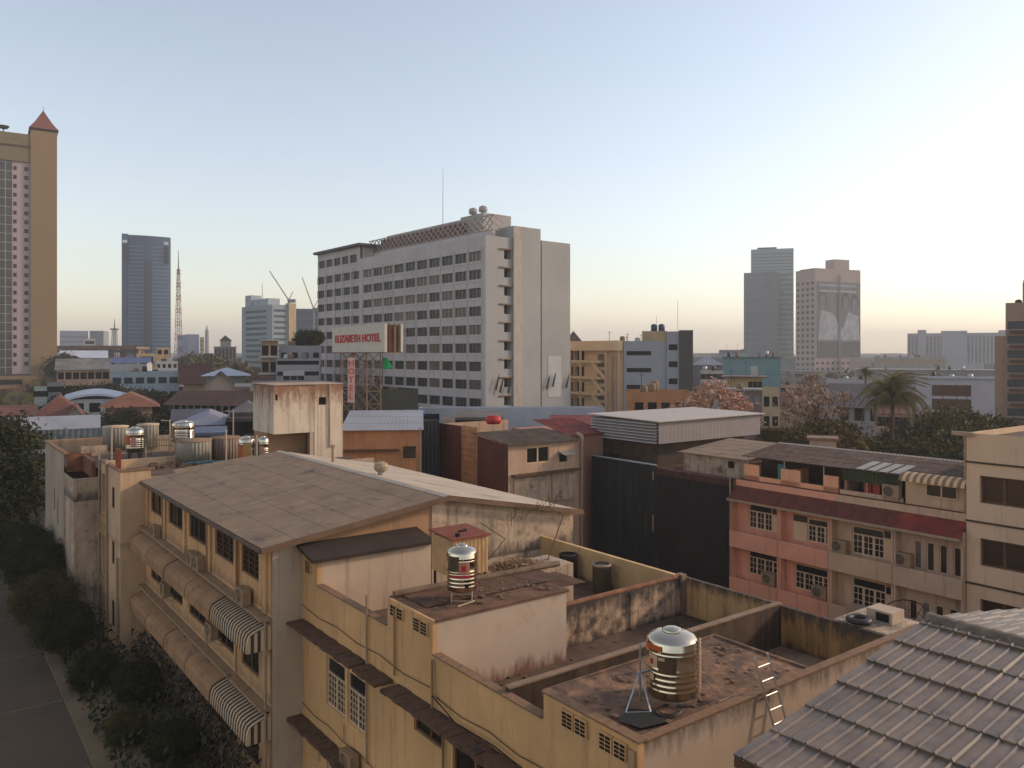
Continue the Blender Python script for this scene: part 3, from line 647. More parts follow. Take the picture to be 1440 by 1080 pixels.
dec(232, 306, b + hs_ * .40, b + hs_ * .47, M_REDL, 'label'); dec(215, 262, b + hs_ * .55, b + hs_ * .95, M_BRL, 'label', .01); dec(285, 298, b + hs_ * .14, b + hs_ * .24, M_DARK, 'label')
g = MB(); r_ = .42; cs = [(12.8 + r_ * math.cos(R(a)), 19.55 + r_ * math.sin(R(a))) for a in (10, 100, 190, 280)]
for x, y in cs: g.tube((x, y, -7.17), (x, y, b + .05), .018, 6)
for z in (-7.12, b + .0):
    for (x0, y0), (x1, y1) in zip(cs, cs[1:] + cs[:1]): g.tube((x0, y0, z), (x1, y1, z), .015, 6)
g.tube((cs[2][0] - .1, cs[2][1] - .5, -7.13), (cs[3][0] + .1, cs[3][1] + .0, -7.13), .02, 6); T.part('stand', g, mat('white_frame', (.5, .48, .42), .6))

T = Thing('housing', 'yellowed corrugated tank housing on legs with rusty red lid, behind the small steel tank', 'tank housing', (13.2, 21.4, -9.35))
g = MB(); g.box(13.0, 14.35, 21.6, 22.9, -7.0, -5.82); T.part('body', g, mat('yellowed_sheet', (.58, .42, .24), .7, var=.25, scale=1.2, streak=.25, scol=(.2, .11, .06), sscale=4, wave=(0, .15, .006), bands=[(H - 5.8, H - 6.5, (.16, .05, .03), .8)]))
g = MB(); g.extr([(12.93, 21.53, -5.82), (14.42, 21.53, -5.82), (14.42, 22.97, -5.72), (12.93, 22.97, -5.72)], (0, 0, .05)); Lp = T.part('lid', g, M_RUST)
g = MB(); g.tube((13.3, 21.8, -5.78), (13.3, 21.8, -5.66), .08, 8); T.part('pipe_elbow', g, M_DARK, Lp); g = MB(); g.tube((13.6, 22.2, -5.72), (13.9, 22.2, -5.70), .05, 8); T.part('pipe_stub', g, M_DARK, Lp)
for x in (13.08, 14.27):
    for y in (21.68, 22.82): g = MB(); g.tube((x, y, -9.35), (x, y, -7.0), .045, 6); T.part('leg', g, M_DARK)
T.e.location = GRID.w(13.2 + .62, 21.4 - .28, -9.35 - .08)
for i, (px, py, l) in enumerate(((799, 815, 'open dark plastic barrel in the back corner of the terrace'), (849, 832, 'dark plastic barrel with slatted side in front of the yellow rear wall'))):
    s_, t_ = onD(px, py, 9.35)
    if i: s_, t_ = s_ - .1, t_
    T = Thing('barrel', l, 'barrel', (s_, t_, -9.35), GRID)
    r_ = .36 if i == 0 else .37; h_ = 1.0 if i == 0 else 1.05
    g = MB(); g.lathe(s_, t_, [(0, -9.33), (r_ * .9, -9.34)] + [q for k in range(6) for q in ((r_ * (.93 + .02 * (k % 3)), -9.34 + h_ * k / 6 + .03), (r_ * 1.03, -9.34 + h_ * (k + .5) / 6))] + [(r_ * .98, -9.34 + h_)] + ([(r_ * .8, -9.34 + h_), (r_ * .8, -9.34 + h_ * .5), (0, -9.34 + h_ * .5)] if i == 0 else [(0, -9.34 + h_ + .02)]), 24)
    T.part('body', g, M_BLK if i == 0 else mat('dull_green_plastic', (.10, .085, .06), .6, var=.2))
    g = MB(); g.lathe(s_, t_, [(r_ * .97, -9.36 + h_), (r_ * 1.06, -9.35 + h_), (r_ * 1.06, -9.28 + h_), (r_ * .85, -9.27 + h_)], 24); T.part('rim', g, M_BLK if i == 0 else M_PIPE)
# ladder against the white side wall
T = Thing('ladder', 'aluminium ladder leaning on the white side wall near the large tank', 'ladder', (15, 9.7, -H))
p0, p1 = Vector((15.55, 10.25, -10.2)), Vector((14.95, 10.98, -6.75)); wv = Vector((.46, 0, 0))
m_al = mat('aluminium', (.55, .50, .45), .4, .7, var=.15)
for o in (Vector((0, 0, 0)), wv): g = MB(); g.tube(tuple(p0 + o), tuple(p1 + o), .028, 6); T.part('rail', g, m_al)
for k in range(11):
    q = p0 + (p1 - p0) * (k + .5) / 11.2; g = MB(); g.tube(tuple(q), tuple(q + wv), .018, 6); T.part('rung', g, m_al)
# tripod frame with pole left of the tank
T = Thing('pole_stand', 'thin steel tripod with upright pole beside the large tank', 'stand', (12.5, 11.9, -7.6))
bx, by = onD(903, 975, 7.55); ax_, ay_ = 12.75, 12.35
g = MB(); g.tube((ax_, ay_, -7.58), (ax_, ay_, -6.35), .025, 6); T.part('pole', g, M_GALV)
for q in ((-.75, -.30), (-.3, -.6), (-.2, .1)):
    g = MB(); g.tube((ax_, ay_, -6.95), (ax_ + q[0], ay_ + q[1], -7.57), .018, 6); T.part('leg', g, M_GALV)
g = MB(); g.tube((ax_ - .75, ay_ - .3, -7.56), (ax_ - .3, ay_ - .6, -7.56), .018, 6); T.part('brace', g, M_GALV)
g = MB(); g.tube((ax_ - .1, ay_, -6.98), (ax_ + .2, ay_ - .1, -6.95), .03, 6); T.part('clamp', g, M_GALV)
g = MB(); g.tube((14.05, 11.75, -6.9), (14.35, 11.2, -7.58), .016, 6); g.tube((14.0, 11.5, -7.2), (14.0, 11.2, -7.58), .014, 6); g.tube((14.0, 11.2, -7.55), (14.35, 11.2, -7.55), .014, 6)
solo('steel_bracket', 'thin steel prop at the right foot of the large tank', 'bracket', g, M_PIPE, (14.2, 11.3, -7.6))
g = MB()
for k in range(3):
    pts = [(12.75 + (.35 - .03 * k) * math.cos(a) + .4 * k * .1, 11.55 + (.25 - .02 * k) * math.sin(a), -7.55 + .01 * k) for a in [i * .35 for i in range(19)]]; g.path(pts, .016, 5)
g.path([(13.1, 11.55, -7.55), (13.4, 11.4, -7.56), (13.9, 11.3, -7.55)], .016, 5)
solo('hose', 'dark hose coiled on the stained roof in front of the large tank', 'hose', g, M_BLK, (12.8, 11.5, -7.6))
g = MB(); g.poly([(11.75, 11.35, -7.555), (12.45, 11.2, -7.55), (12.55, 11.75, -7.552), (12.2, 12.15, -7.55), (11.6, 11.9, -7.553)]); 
solo('dark_patch', 'dark patch lying on the roof corner below the tripod', 'mat', g, mat('dark_patch_tone', (.025, .03, .028), .9), (12, 11.6, -7.6))  # thin flat dark patch on the roof surface, not a mat
g = MB(); rg = random.Random(12)
for k in range(420):
    zone = rg.choice(((11.6, 22.0, 15.6, 19.1, -9.34), (11.6, 17.1, 11.2, 13.8, -7.585), (16.2, 22, 21.4, 26, -9.34), (17.6, 22, 11.4, 15.1, -9.325), (11.7, 15.8, 18.8, 20.6, -7.16)))
    x, y, z = rg.uniform(*zone[0:2]), rg.uniform(*zone[2:4]), zone[4]; a = rg.uniform(.01, .045); g.box(x - a, x + a * rg.uniform(.6, 2), y - a, y + a * rg.uniform(.6, 3), z, z + a * .8)
for k in range(26):
    x, y = rg.uniform(16.8, 21.6), rg.uniform(21.5, 25.6); a = rg.uniform(0, 3.1); l = rg.uniform(.2, .7); g.tube((x, y, -9.31), (x + l * math.cos(a), y + l * math.sin(a), -9.30), .02, 5)
solo('roof_debris', 'small stones, sticks and scraps scattered on the shophouse terraces', 'debris', g, mat('debris', (.30, .21, .15), .9, var=.5, scale=6), (14, 16, -9.35), kind='stuff')
# low frame and heap behind the small tank
g = MB(); rg = random.Random(5)
for k in range(1400):
    x = rg.gauss(0, .55); y = rg.gauss(0, .35); z = abs(rg.gauss(0, .12)) * max(0, 1 - (x * x + y * y)); a = rg.uniform(0, 3.1); s1 = rg.uniform(.02, .07)
    c_, q_ = math.cos(a) * s1, math.sin(a) * s1
    g.quad((16.6 + x - c_, 21.9 + y - q_, -7.32 + z), (16.6 + x + q_, 21.9 + y - c_, -7.31 + z + rg.uniform(-.03, .03)), (16.6 + x + c_, 21.9 + y + q_, -7.3 + z), (16.6 + x - q_, 21.9 + y + c_, -7.31 + z + rg.uniform(-.03, .03)))
T = Thing('scrap_heap', 'heap of pale dry scrap on a raised slab in front of the stained gable wall', 'scrap heap', (16, 21.5, -9.35))
T.part('scrap', g, mat('dry_scrap', (.42, .30, .18), .9, var=.5, scale=6), kind='stuff')
g = MB(); g.box(15.2, 18.6, 21.25, 22.7, -9.35, -7.36); T.part('slab', g, M_STAIN)
T = Thing('antenna', 'old bent metal antenna frame with two arms on the terrace before the stained gable wall', 'antenna', (18, 22, -9.35))
A0, A1, A2 = (18.1, 22.1, -7.4), (19.3, 22.6, -5.95), (18.9, 22.4, -5.7)
g = MB(); g.tube(A0, A1, .02, 6); g.tube(A1, (18.9, 22.9, -5.75), .015, 5); T.part('arm', g, M_FDARK)
g = MB(); g.tube((16.3, 23.2, -7.3), (16.9, 23, -6.6), .014, 5); g.tube((16.9, 23, -6.6), (16.0, 23.3, -5.95), .016, 5); T.part('arm', g, M_FDARK)
g = MB(); rg = random.Random(9)
for k in range(46):
    x = 17.0 + k * .06; g.tube((x, 23.4, -6.2 + .012 * k + rg.uniform(-.2, .2)), (x + rg.uniform(-.3, .3), 23.2, -5.9 + .012 * k + rg.uniform(-.2, .2)), .008, 4)
T.part('wire', g, M_BARK)

# ================================================================ pink and cream row houses
SR = 45.3
def house_unit(name, label, t0, t1, wm, roofm, spec):
    """one narrow row house; t1 > t0, facade on s = SR facing -s"""
    T = Thing(name, label, 'house', (SR, t0, -H))
    holes = [h for h, _ in spec['win']]
    g = MB(); g.wall('x', SR, t0, t1, -H, -8.6, holes, .14); g.box(SR + 1.2, SR + 9, t0, t0 + .1, -H, -7.6); g.box(SR + 1.2, SR + 9, t1 - .1, t1, -H, -7.6); g.box(SR + 8.9, SR + 9.0, t0 + .1, t1 - .1, -H, -7.6)
    T.part('wall', g, wm)
    for zt, zb in ((-12.0, -13.1), (-15.15, -16.1)):      # balcony parapets standing proud
        g = MB(); g.box(SR - .75, SR - .62, t0 + .02, t1 - .02, zb, zt); g.box(SR - .62, SR - .01, t0 + .02, t1 - .02, zb, zb + .12); T.part('balcony', g, wm)
    for y in (t1 - .14, t0 + .01):
        g = MB(); g.box(SR - .6, SR - .01, y, y + .12, -16.1, -9.5); T.part('pier', g, wm)
    for h, st in spec['win']: put_win(T, 'x', SR, h, st, M_FRAME, M_GLASSB if spec.get('gb') else M_GLASS)
    # sloping red-brown canopy roof
    g = MB(); L = t1 - t0 - .02; sl = math.hypot(1.5, 1.15); corr(g, (SR - 1.0, t0 + .01, -9.8), (0, 1, 0), (1.5 / sl, 0, 1.15 / sl), L, sl, .2, .012, .45, .012, 4)
    T.part('canopy_roof', g, roofm)
    g = MB(); g.box(SR - 1.02, SR - .96, t0 + .01, t1 - .01, -9.95, -9.8); T.part('fascia', g, M_PIPE)
    g = MB(); g.box(SR + .5, SR + 9, t0 + .01, t1 - .01, -8.75, -8.6); T.part('upper_floor', g, M_FLOOR)
    return T
M_PNK = mat('salmon_plaster', (.86, .47, .37), .9, var=.12, scale=.5, streak=.12, scol=(.35, .15, .1)); M_PNK2 = mat('light_salmon_plaster', (.92, .52, .36), .9, var=.1)
M_CRM = mat('cream_plaster', (.66, .52, .42), .9, var=.12, scale=.5, streak=.25, scol=(.25, .18, .13)); M_GRW = mat('dull_white_plaster', (.62, .50, .43), .9, var=.13, scale=.5, streak=.3, scol=(.2, .15, .12))
M_RBR = mat('red_brown_tile', (.17, .045, .03), .7, var=.3, scale=1.5); M_RRD = mat('red_tile', (.27, .05, .035), .65, var=.35, scale=1.2)
W3 = (3, .30, (2, 3), .1, .085); W4 = (4, .32, (2, 3), .1, .075)
T = house_unit('row_house', 'salmon pink row house at the left end, next to the black netting', 31.0, 34.8, M_PNK, M_RBR, dict(win=[((31.9, 33.75, -11.75, -10.1), W3), ((31.25, 33.75, -14.85, -13.15), W4)]))
U1 = T
U2 = house_unit('row_house', 'salmon pink row house, second from the left, beside the cream one', 27.42, 31.0, M_PNK, M_RBR, dict(win=[((27.5, 29.3, -11.85, -10.35), W3), ((27.6, 30.2, -15.0, -13.4), W4)]))
U3 = house_unit('row_house', 'cream row house with green-tinted windows between pink house and red-tiled one', 23.45, 27.42, M_CRM, M_RBR, dict(win=[((24.3, 26.3, -12.0, -10.3), W3), ((24.2, 26.3, -15.2, -13.4), W3)]))
U4 = house_unit('row_house', 'off-white row house with four tall slit windows and brighter red tiles', 19.65, 23.45, M_GRW, M_RRD, dict(gb=1, win=[((t, t + .42, -12.1, -10.5), (1, 0, None, .1, .05)) for t in (20.0, 20.75, 21.45, 22.15)] + [((t, t + .45, -15.6, -13.9), (1, 0, None, .1, .05)) for t in (20.2, 20.95, 21.7, 22.4)]))
for (T, a, b, z0, z1) in ((U1, 31.2, 31.88, -11.75, -10.6), (U2, 29.32, 30.3, -11.9, -10.75), (U3, 23.6, 24.28, -12.0, -10.75), (U3, 23.6, 24.18, -15.2, -14)):
    g = MB(); g.box(SR - .02, SR - .003, a, b, z0, z1); T.part('shutter', g, mat('cream_shutter', (.78, .66, .52), .8, var=.1))
    g = MB(); g.box(SR - .02, SR - .003, a, b, z1 + .06, z1 + .46); T.part('transom', g, M_GLASS)
# parapets and top terrace under the long brown roof
for (T, segs) in ((U1, ((33.3, 34.5, -7.55), (31.0, 31.6, -7.55), (31.0, 34.5, -8.3))), (U2, ((30.15, 31.0, -7.55), (27.5, 28.5, -7.6), (27.5, 31.0, -8.3)))):
    for a, b, zt in segs:
        g = MB(); g.box(SR + .5, SR + .62 + (.003 if zt > -8 else 0), a, b - .01, -8.6, zt); T.part('parapet', g, M_PNK2)
g = MB(); g.box(SR + .5, SR + .62, 19.7, 23.3, -8.6, -7.0); g.wall('x', SR + .495, 19.7, 23.3, -8.6, -7.0, [(20.4, 22.1, -8.0, -7.3)], .05); U4.part('upper_wall', g, M_CRM)
put_win(U4, 'x', SR + .44, (20.4, 22.1, -8.0, -7.3), (2, 0, None, .01, .05), M_FRAME, M_GLASS)
g = [MB(), MB()]
for k in range(18):
    y0 = 19.75 + k * .2
    for i in range(5):
        a0, a1 = i * .3, (i + 1) * .3; p = lambda a: (SR + .5 - .75 * math.sin(a), -6.75 - .5 * (1 - math.cos(a)) )
        (s0, z0), (s1, z1) = p(a0), p(a1); g[k % 2].quad((s0, y0, z0), (s0, y0 + .2, z0), (s1, y0 + .2, z1), (s1, y0, z1))
A = U4.part('awning', g[0], M_AWW); U4.part('awning_stripe', g[1], mat('tan_stripe', (.30, .20, .13), .85), A)
g = MB(); g.box(SR + .55, SR + .6, 23.5, 27.3, -7.75, -7.0); U3.part('screen', g, mat('green_mesh', (.06, .09, .045), .9, var=.3, wave=(1, .25, .03)))
g = MB(); g.box(SR + .5, SR + .6, 23.46, 27.4, -8.6, -8.35); U3.part('parapet', g, M_CRM)
for a in (25.0, 25.55):
    g = MB(); g.box(SR + .8, SR + .85, a, a + .45, -8.4, -7.7); solo('laundry', 'red cloth hanging on the cream house top terrace, ' + ('right' if a == 25 else 'left') + ' of two', 'laundry', g, M_RED, (SR + .8, a, -8.35), group='red cloths on the terrace')
g = MB(); g.box(SR + 1.2, SR + 1.25, 31.7, 32.3, -8.4, -7.4); solo('turquoise_board', 'turquoise board leaning on the open top floor of the leftmost pink house', 'board', g, mat('turquoise', (.1, .35, .38), .7), (SR + 1.2, 31.7, -8.6))
g = MB(); g.box(SR + 2.6, SR + 2.7, 19.8, 34.6, -8.6, -6.7); U2.part('inner_wall', g, mat('dark_brown_partition', (.07, .045, .035), .9, var=.3))
# the long brown roof
T = Thing('long_roof', 'long brown corrugated roof over the top floor of the pink and cream row houses', 'roof', (SR, 19.7, -8.6))
sl = math.hypot(4.3, .75); g = MB(); corr(g, (SR + .3, 19.7, -7.0), (0, 1, 0), (4.3 / sl, 0, .6 / sl), 14.9, sl, .22, .025, 1.1, .015, 4); T.part('front_slope', g, mat('brown_fibre_cement', (.115, .08, .065), .85, var=.35, scale=.8, streak=.3, scol=(.2, .15, .12), smap=(.4, 2.5, 1), grime=.2, gcol=(.07, .05, .04)))
g = MB(); corr(g, (SR + 8.9, 19.7, -7.1), (0, 1, 0), (-4.3 / sl, 0, .6 / sl), 14.9, sl, .22, .025, 1.1, .015, 4); T.part('rear_slope', g, M_FIBRO)
g = MB(); g.extr([(SR + 4.45, 19.7, -6.42), (SR + 4.65, 19.7, -6.34), (SR + 4.85, 19.7, -6.42)], (0, 14.9, 0)); T.part('ridge_cap', g, M_FIBRO2)
g = MB()
for k in range(4): g.quad((SR + .35, 23.6 + k * .72, -6.93), (SR + 2.4, 23.6 + k * .72, -6.65), (SR + 2.4, 24.15 + k * .72, -6.65), (SR + .35, 24.15 + k * .72, -6.93))
T.part('skylight_sheet', g, mat('pale_blue_sheet', (.40, .42, .46), .5, var=.15), kind='stuff')
for k in range(6):
    y = 20.0 + k * 2.85; g = MB(); g.tube((SR + .62, y, -8.6), (SR + .62, y, -7.0), .04, 6); T.part('post', g, M_GALV)
acl = [(SR - .25, 34.4, -16.0, 'air conditioner at the left foot of the leftmost pink house'), (SR - .35, 31.85, -15.1, 'air conditioner under the lower window of the leftmost pink house'), (SR - .35, 28.2, -15.1, 'air conditioner under the lower window of the second pink house'),
       (SR - .35, 26.9, -12.0, 'air conditioner on the balcony of the cream row house'), (SR - .35, 23.0, -12.0, 'air conditioner on the balcony left of the slit windows'), (SR + .3, 24.0, -8.35, 'air conditioner on the top terrace beside the striped awning')]
for s_, t_, z_, l in acl: ac(l, s_, t_, z_, 'air conditioners on the row houses', sc_=1.25)
g = MB(); g.tube((SR - .7, 34.75, -16), (SR - .7, 34.75, -8.2), .05, 6); solo('drain_pipe', 'grey drain pipe between the black netting and the leftmost pink house', 'pipe', g, M_PIPE, (SR - .7, 34.75, -H))
g = MB(); g.box(SR - 1.9, SR - .8, 21.8, 25.6, -15.6, -14.7); solo('canopy', 'pale flat canopy box below the cream row house windows', 'canopy', g, mat('pale_grey_panel', (.45, .38, .33), .8, var=.15), (SR - 1.9, 21.8, -H))
s_, t_ = 23.6, 12.3
T = Thing('satellite_dish', 'dark mesh satellite dish beyond the tiled roof edge', 'satellite dish', (s_, t_, -9))
sc_s, sc_t = stY(1275, 24.5)
g = MB(); cc = Vector((sc_s, sc_t, zY(885, 24.5))); nrm = Vector((-.75, -.1, .65)).normalized(); e1 = nrm.orthogonal().normalized(); e2 = nrm.cross(e1)
def dp(r, a): return tuple(cc + (e1 * math.cos(a) + e2 * math.sin(a)) * r + nrm * (r * r * .35))
for r_ in (.85, .6, .35): g.path([dp(r_, a * .3142) for a in range(21)], .018 if r_ > .8 else .008, 5)
for k in range(12): g.path([dp(r_, k * .5236) for r_ in (.05, .35, .6, .85)], .01, 4)
D = T.part('dish', g, M_DARK)
g = MB(); g.tube(tuple(cc), tuple(cc + nrm * .7), .015, 5); T.part('feed_arm', g, M_DARK, D)
g = MB(); g.tube(tuple(cc - nrm * .03), (cc.x, cc.y, -10), .03, 6); T.part('mast', g, M_GALV)
T = Thing('old_tyre', 'worn grey tyre lying on the rear parapet near the tiled roof', 'tyre', (22.3, 12.4, -8.0))
g = MB(); g.lathe(22.6, 12.9, [(.28 + .1 * math.cos(a), -7.93 + .09 * math.sin(a)) for a in [i * .5236 for i in range(13)]], 20); T.part('tread', g, M_BLK)
g = MB(); g.box(22.36, 24.2, 11.5, 13.6, -H, -8.05); BLOCK.part('rear_shed', g, M_STAIN)
T = Thing('vent_unit', 'pale boxy rooftop unit beside the tyre behind the rear parapet', 'rooftop unit', (23.2, 12.2, -8.05))
g = MB(); g.box(23.2, 23.9, 12.2, 13.0, -8.05, -7.7); T.part('casing', g, M_WHT)
g = MB(); g.box(23.185, 23.2, 12.3, 12.7, -8.0, -7.76); T.part('grille', g, M_DARK)

# ================================================================ white building at the right edge
T = Thing('white_block', 'off-white modern block with wide brown windows and dark floor lines at the right edge', 'building', (45.3, 8, -H))
hs = []
for z1, z0 in ((-6.4, -7.85), (-9.7, -11.15), (-12.9, -14.3)): hs += [(15.6, 18.95, z0, z1), (10.5, 14.2, z0, z1)]
g = MB(); g.wall('x', 45.0, 7, 19.62, -H, -4.2, hs, .3); g.box(45.0, 58, 19.5, 19.62, -H, -4.2, 'w'); g.box(45.0, 58, 7, 7.1, -H, -4.2, 'w'); g.box(57.9, 58, 7.1, 19.5, -H, -4.2); T.part('wall', g, mat('off_white_wall', (.74, .62, .52), .85, var=.08, scale=.3, streak=.15, scol=(.3, .24, .19)))
for h in hs: put_win(T, 'x', 45.0, h, (3, 0, None, .25, .1), M_BROWNF, M_GLASSB)
for z in (-5.72, -8.85, -12.15):
    g = MB(); g.box(44.93, 45.0, 7, 19.64, z - .06, z + .04); T.part('floor_line', g, M_FDARK)
g = MB(); g.box(45.1, 57.9, 7.1, 19.5, -4.6, -4.5); T.part('roof', g, M_FLOOR)
g = MB(); g.box(44.8, 45.0, 19.2, 20.3, -4.35, -4.15); T.part('eave', g, M_PIPE)
g = MB(); g.tube((45.5, 19.9, -H), (45.5, 19.9, -4.3), .07, 6); T.part('drain_pipe', g, M_PIPE)

# ================================================================ black netting, louvred penthouse, sheds between
T = Thing('netted_building', 'building wrapped in black sheeting and netting left of the pink house', 'building', (45, 34.8, -H))
g = MB(); g.wall('x', 45.0, 41.8, 49.1, -H, -8.45, [], .1); g.box(45.002, 60, 49.0, 49.1, -H, -8.45, 'w'); T.part('sheeting', g, mat('black_green_sheeting', (.014, .019, .017), .7, var=.3, scale=.4, wave=(1, 1.0, .012), streak=.3, scol=(.035, .045, .04)))
g = MB(); n = 30; vs = []
for j in range(13):
    for i in range(n + 1): vs.append((44.9 + .07 * math.sin(i * .9 + j * .5) + .05 * math.sin(j * 1.7), 34.85 + 6.9 * i / n, -H + (H - 9.1) * j / 12))
g.add(vs, [(j * (n + 1) + i, j * (n + 1) + i + 1, (j + 1) * (n + 1) + i + 1, (j + 1) * (n + 1) + i) for j in range(12) for i in range(n)], True)
T.part('netting', g, mat('black_netting', (.020, .015, .014), .9, var=.35, scale=.35))
g = MB(); g.box(45.05, 60, 34.9, 49.0, -9.3, -9.1); T.part('roof', g, M_DIRT)
g = MB(); g.box(44.85, 45.15, 34.9, 41.8, -9.1, -8.6); T.part('parapet', g, mat('dark_red_boards', (.10, .035, .025), .8, var=.4, scale=2))
g = MB(); g.tube((44.85, 41.7, -8.4), (44.85, 49.2, -8.38), .09, 8); T.part('rail', g, M_GALV)
for k in range(6): g = MB(); g.tube((44.98, 35.4 + k * 1.2, -9.1), (44.98, 35.4 + k * 1.2, -7.9), .025, 5); T.part('post', g, M_RUST)
g = MB(); g.tube((44.75, 42.0, -8.9), (44.75, 42.0, -9.5), .03, 6); g.tube((44.75, 42.0, -12.2), (44.75, 42.0, -13.4), .03, 6); T.part('rope', g, M_FRAME)
T = Thing('louvred_penthouse', 'grey metal-clad penthouse with horizontal louvres and white roof edge above the black sheeting', 'building', (47, 43.5, -9.1))
g = MB(); g.box(47.0, 60, 43.5, 51.3, -7.1, -5.4); T.part('cladding', g, mat('grey_cladding', (.27, .29, .36), .6, var=.1, wave=(0, .45, .004)))
g = MB()
for k in range(7): z = -7.05 + k * .245; g.extr([(46.98, 43.6, z + .08), (46.76, 43.6, z - .03), (46.78, 43.6, z + .03), (46.99, 43.6, z + .14)], (0, 7.6, 0))
L = T.part('louvre', g, mat('louvre_grey', (.40, .44, .52), .5, var=.1))
g = MB(); g.box(46.985, 46.998, 43.55, 51.25, -7.09, -5.41); T.part('louvre_backing', g, M_FDARK)
g = MB(); g.extr([(46.7, 43.2, -5.36), (46.7, 51.6, -5.2), (60.4, 51.6, -5.2), (60.4, 43.2, -5.3)], (0, 0, .07)); T.part('roof', g, mat('white_metal_roof', (.50, .51, .54), .5, var=.06))
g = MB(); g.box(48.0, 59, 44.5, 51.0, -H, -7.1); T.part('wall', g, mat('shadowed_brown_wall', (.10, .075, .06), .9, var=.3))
hs = rows(44.8, 51, 5, .8, -7.5, 1, 1, 1.0)
g = MB()
for h in hs: g.box(47.95, 47.999, h[0], h[1], h[2], h[3])
T.part('window_band', g, M_BRL)
T = Thing('rooftop_shed', 'low sheet-roofed shack behind the dark red boards', 'shed', (49, 36, -9.1))
g = MB(); corr(g, (47.6, 35.5, -7.6), (0, 1, 0), (.99, 0, .1), 6.6, 6.5, .2, .02); T.part('roof', g, M_FIBRO)
g = MB(); g.box(48.2, 53.5, 36, 42, -9.1, -7.65); T.part('wall', g, M_STAIN)
g = MB(); g.box(48.15, 48.199, 37.2, 37.7, -8.4, -7.9); g2 = T.part('window', g, M_DARK)

# ================================================================ brown sheeted house and neighbours
T = Thing('sheeted_house', 'tall narrow house clad in dark red and orange sheeting with a grey concrete rear', 'house', (35.7, 48.2, -H))
g = MB()
pts = [(48.2, -6.95), (52.6, -6.2)]
for (a, b, m, nm) in ((48.3, 52.3, mat('dark_red_sheet', (.15, .045, .03), .7, var=.25, scale=.6, wave=(1, .3, .03)), 'red_sheeting'), (54.6, 58.1, None, 'red_sheeting'), (52.3, 54.6, mat('orange_boards', (.50, .30, .17), .85, var=.2, scale=1, wave=(2, .5, .012), streak=.2, scol=(.2, .1, .06)), 'orange_boards')):
    z = lambda t: -6.9 + (t - 48.2) * .11 if t < 54.5 else -5.85
    g = MB(); g.poly([(35.7, a, -H), (35.7, b, -H), (35.7, b, z(b) if nm != 'orange_boards' else -5.8), (35.7, a, z(a) if nm != 'orange_boards' else -5.8)])
    T.part(nm, g, m or MC['dark_red_sheet'])
hs = [(37.45, 39.7, -8.4, -7.15), (40.7, 41.6, -8.6, -7.9)]
g = MB(); g.wall('y', 48.2, 35.7, 43.0, -H, -6.95, hs, .15); g.box(42.9, 43.0, 48.2, 58, -H, -6.95, 'n'); g.box(35.75, 42.9, 57.9, 58, -H, -5.9); T.part('wall', g, M_GRW)
put_win(T, 'y', 48.2, hs[0], (2, 0, None, .1, .08), M_FRAME, M_GLASS); put_win(T, 'y', 48.2, hs[1], (1, 0, None, .1, .06), M_FRAME, M_GLASS)
g = MB(); g.box(36.2, 39.5, 48.05, 48.2, -11.5, -9.4); g.box(39.9, 42.2, 48.05, 48.2, -11.5, -9.3); T.part('door_panel', g, M_STAIN)
g = MB(); g.box(36.0, 42.4, 47.7, 48.2, -9.25, -9.1); T.part('canopy', g, M_BROWNF)
g = MB(); corr(g, (35.5, 47.8, -6.85), (1, 0, 0), (0, .99, .11), 7.3, 5.2, .2, .02, 1.1); T.part('roof', g, mat('weathered_brown_roof', (.17, .14, .11), .9, var=.35, scale=1, grime=.35, gcol=(.07, .05, .04)))
g = MB(); g.tube((35.6, 47.85, -6.75), (35.6, 52.6, -6.2), .07, 6); T.part('roof_edge', g, M_PALEF)
g = MB(); g.tube((42.9, 48.0, -H), (42.9, 48.0, -6.5), .12, 8); g.tube((42.9, 48.0, -6.55), (42.9, 48.6, -6.4), .14, 8); T.part('downpipe', g, M_PIPE)
g = MB(); g.extr([(40.6, 47.4, -7.85), (40.6, 48.2, -7.65), (40.6, 48.2, -7.7), (40.6, 47.4, -7.9)], (1.3, 0, 0)); T.part('window_hood', g, mat('pale_blue_hood', (.40, .44, .50), .6))
T = Thing('pink_sliver_house', 'narrow pinkish house with red tiled roof squeezed beside the black sheeting', 'house', (43.5, 50, -H))
g = MB(); g.box(43.4, 47, 50, 58, -H, -6.7); T.part('wall', g, mat('dusty_pink', (.48, .28, .23), .9, var=.15, scale=.4, streak=.3, scol=(.2, .15, .13)))
g = MB(); corr(g, (42.9, 49.6, -6.7), (1, 0, 0), (0, .97, .2), 4.5, 5, .2, .02); T.part('roof', g, M_RRD)
g = MB(); g.box(43.9, 44.7, 49.9, 50, -10.8, -9.9); T.part('window', g, M_DARK)

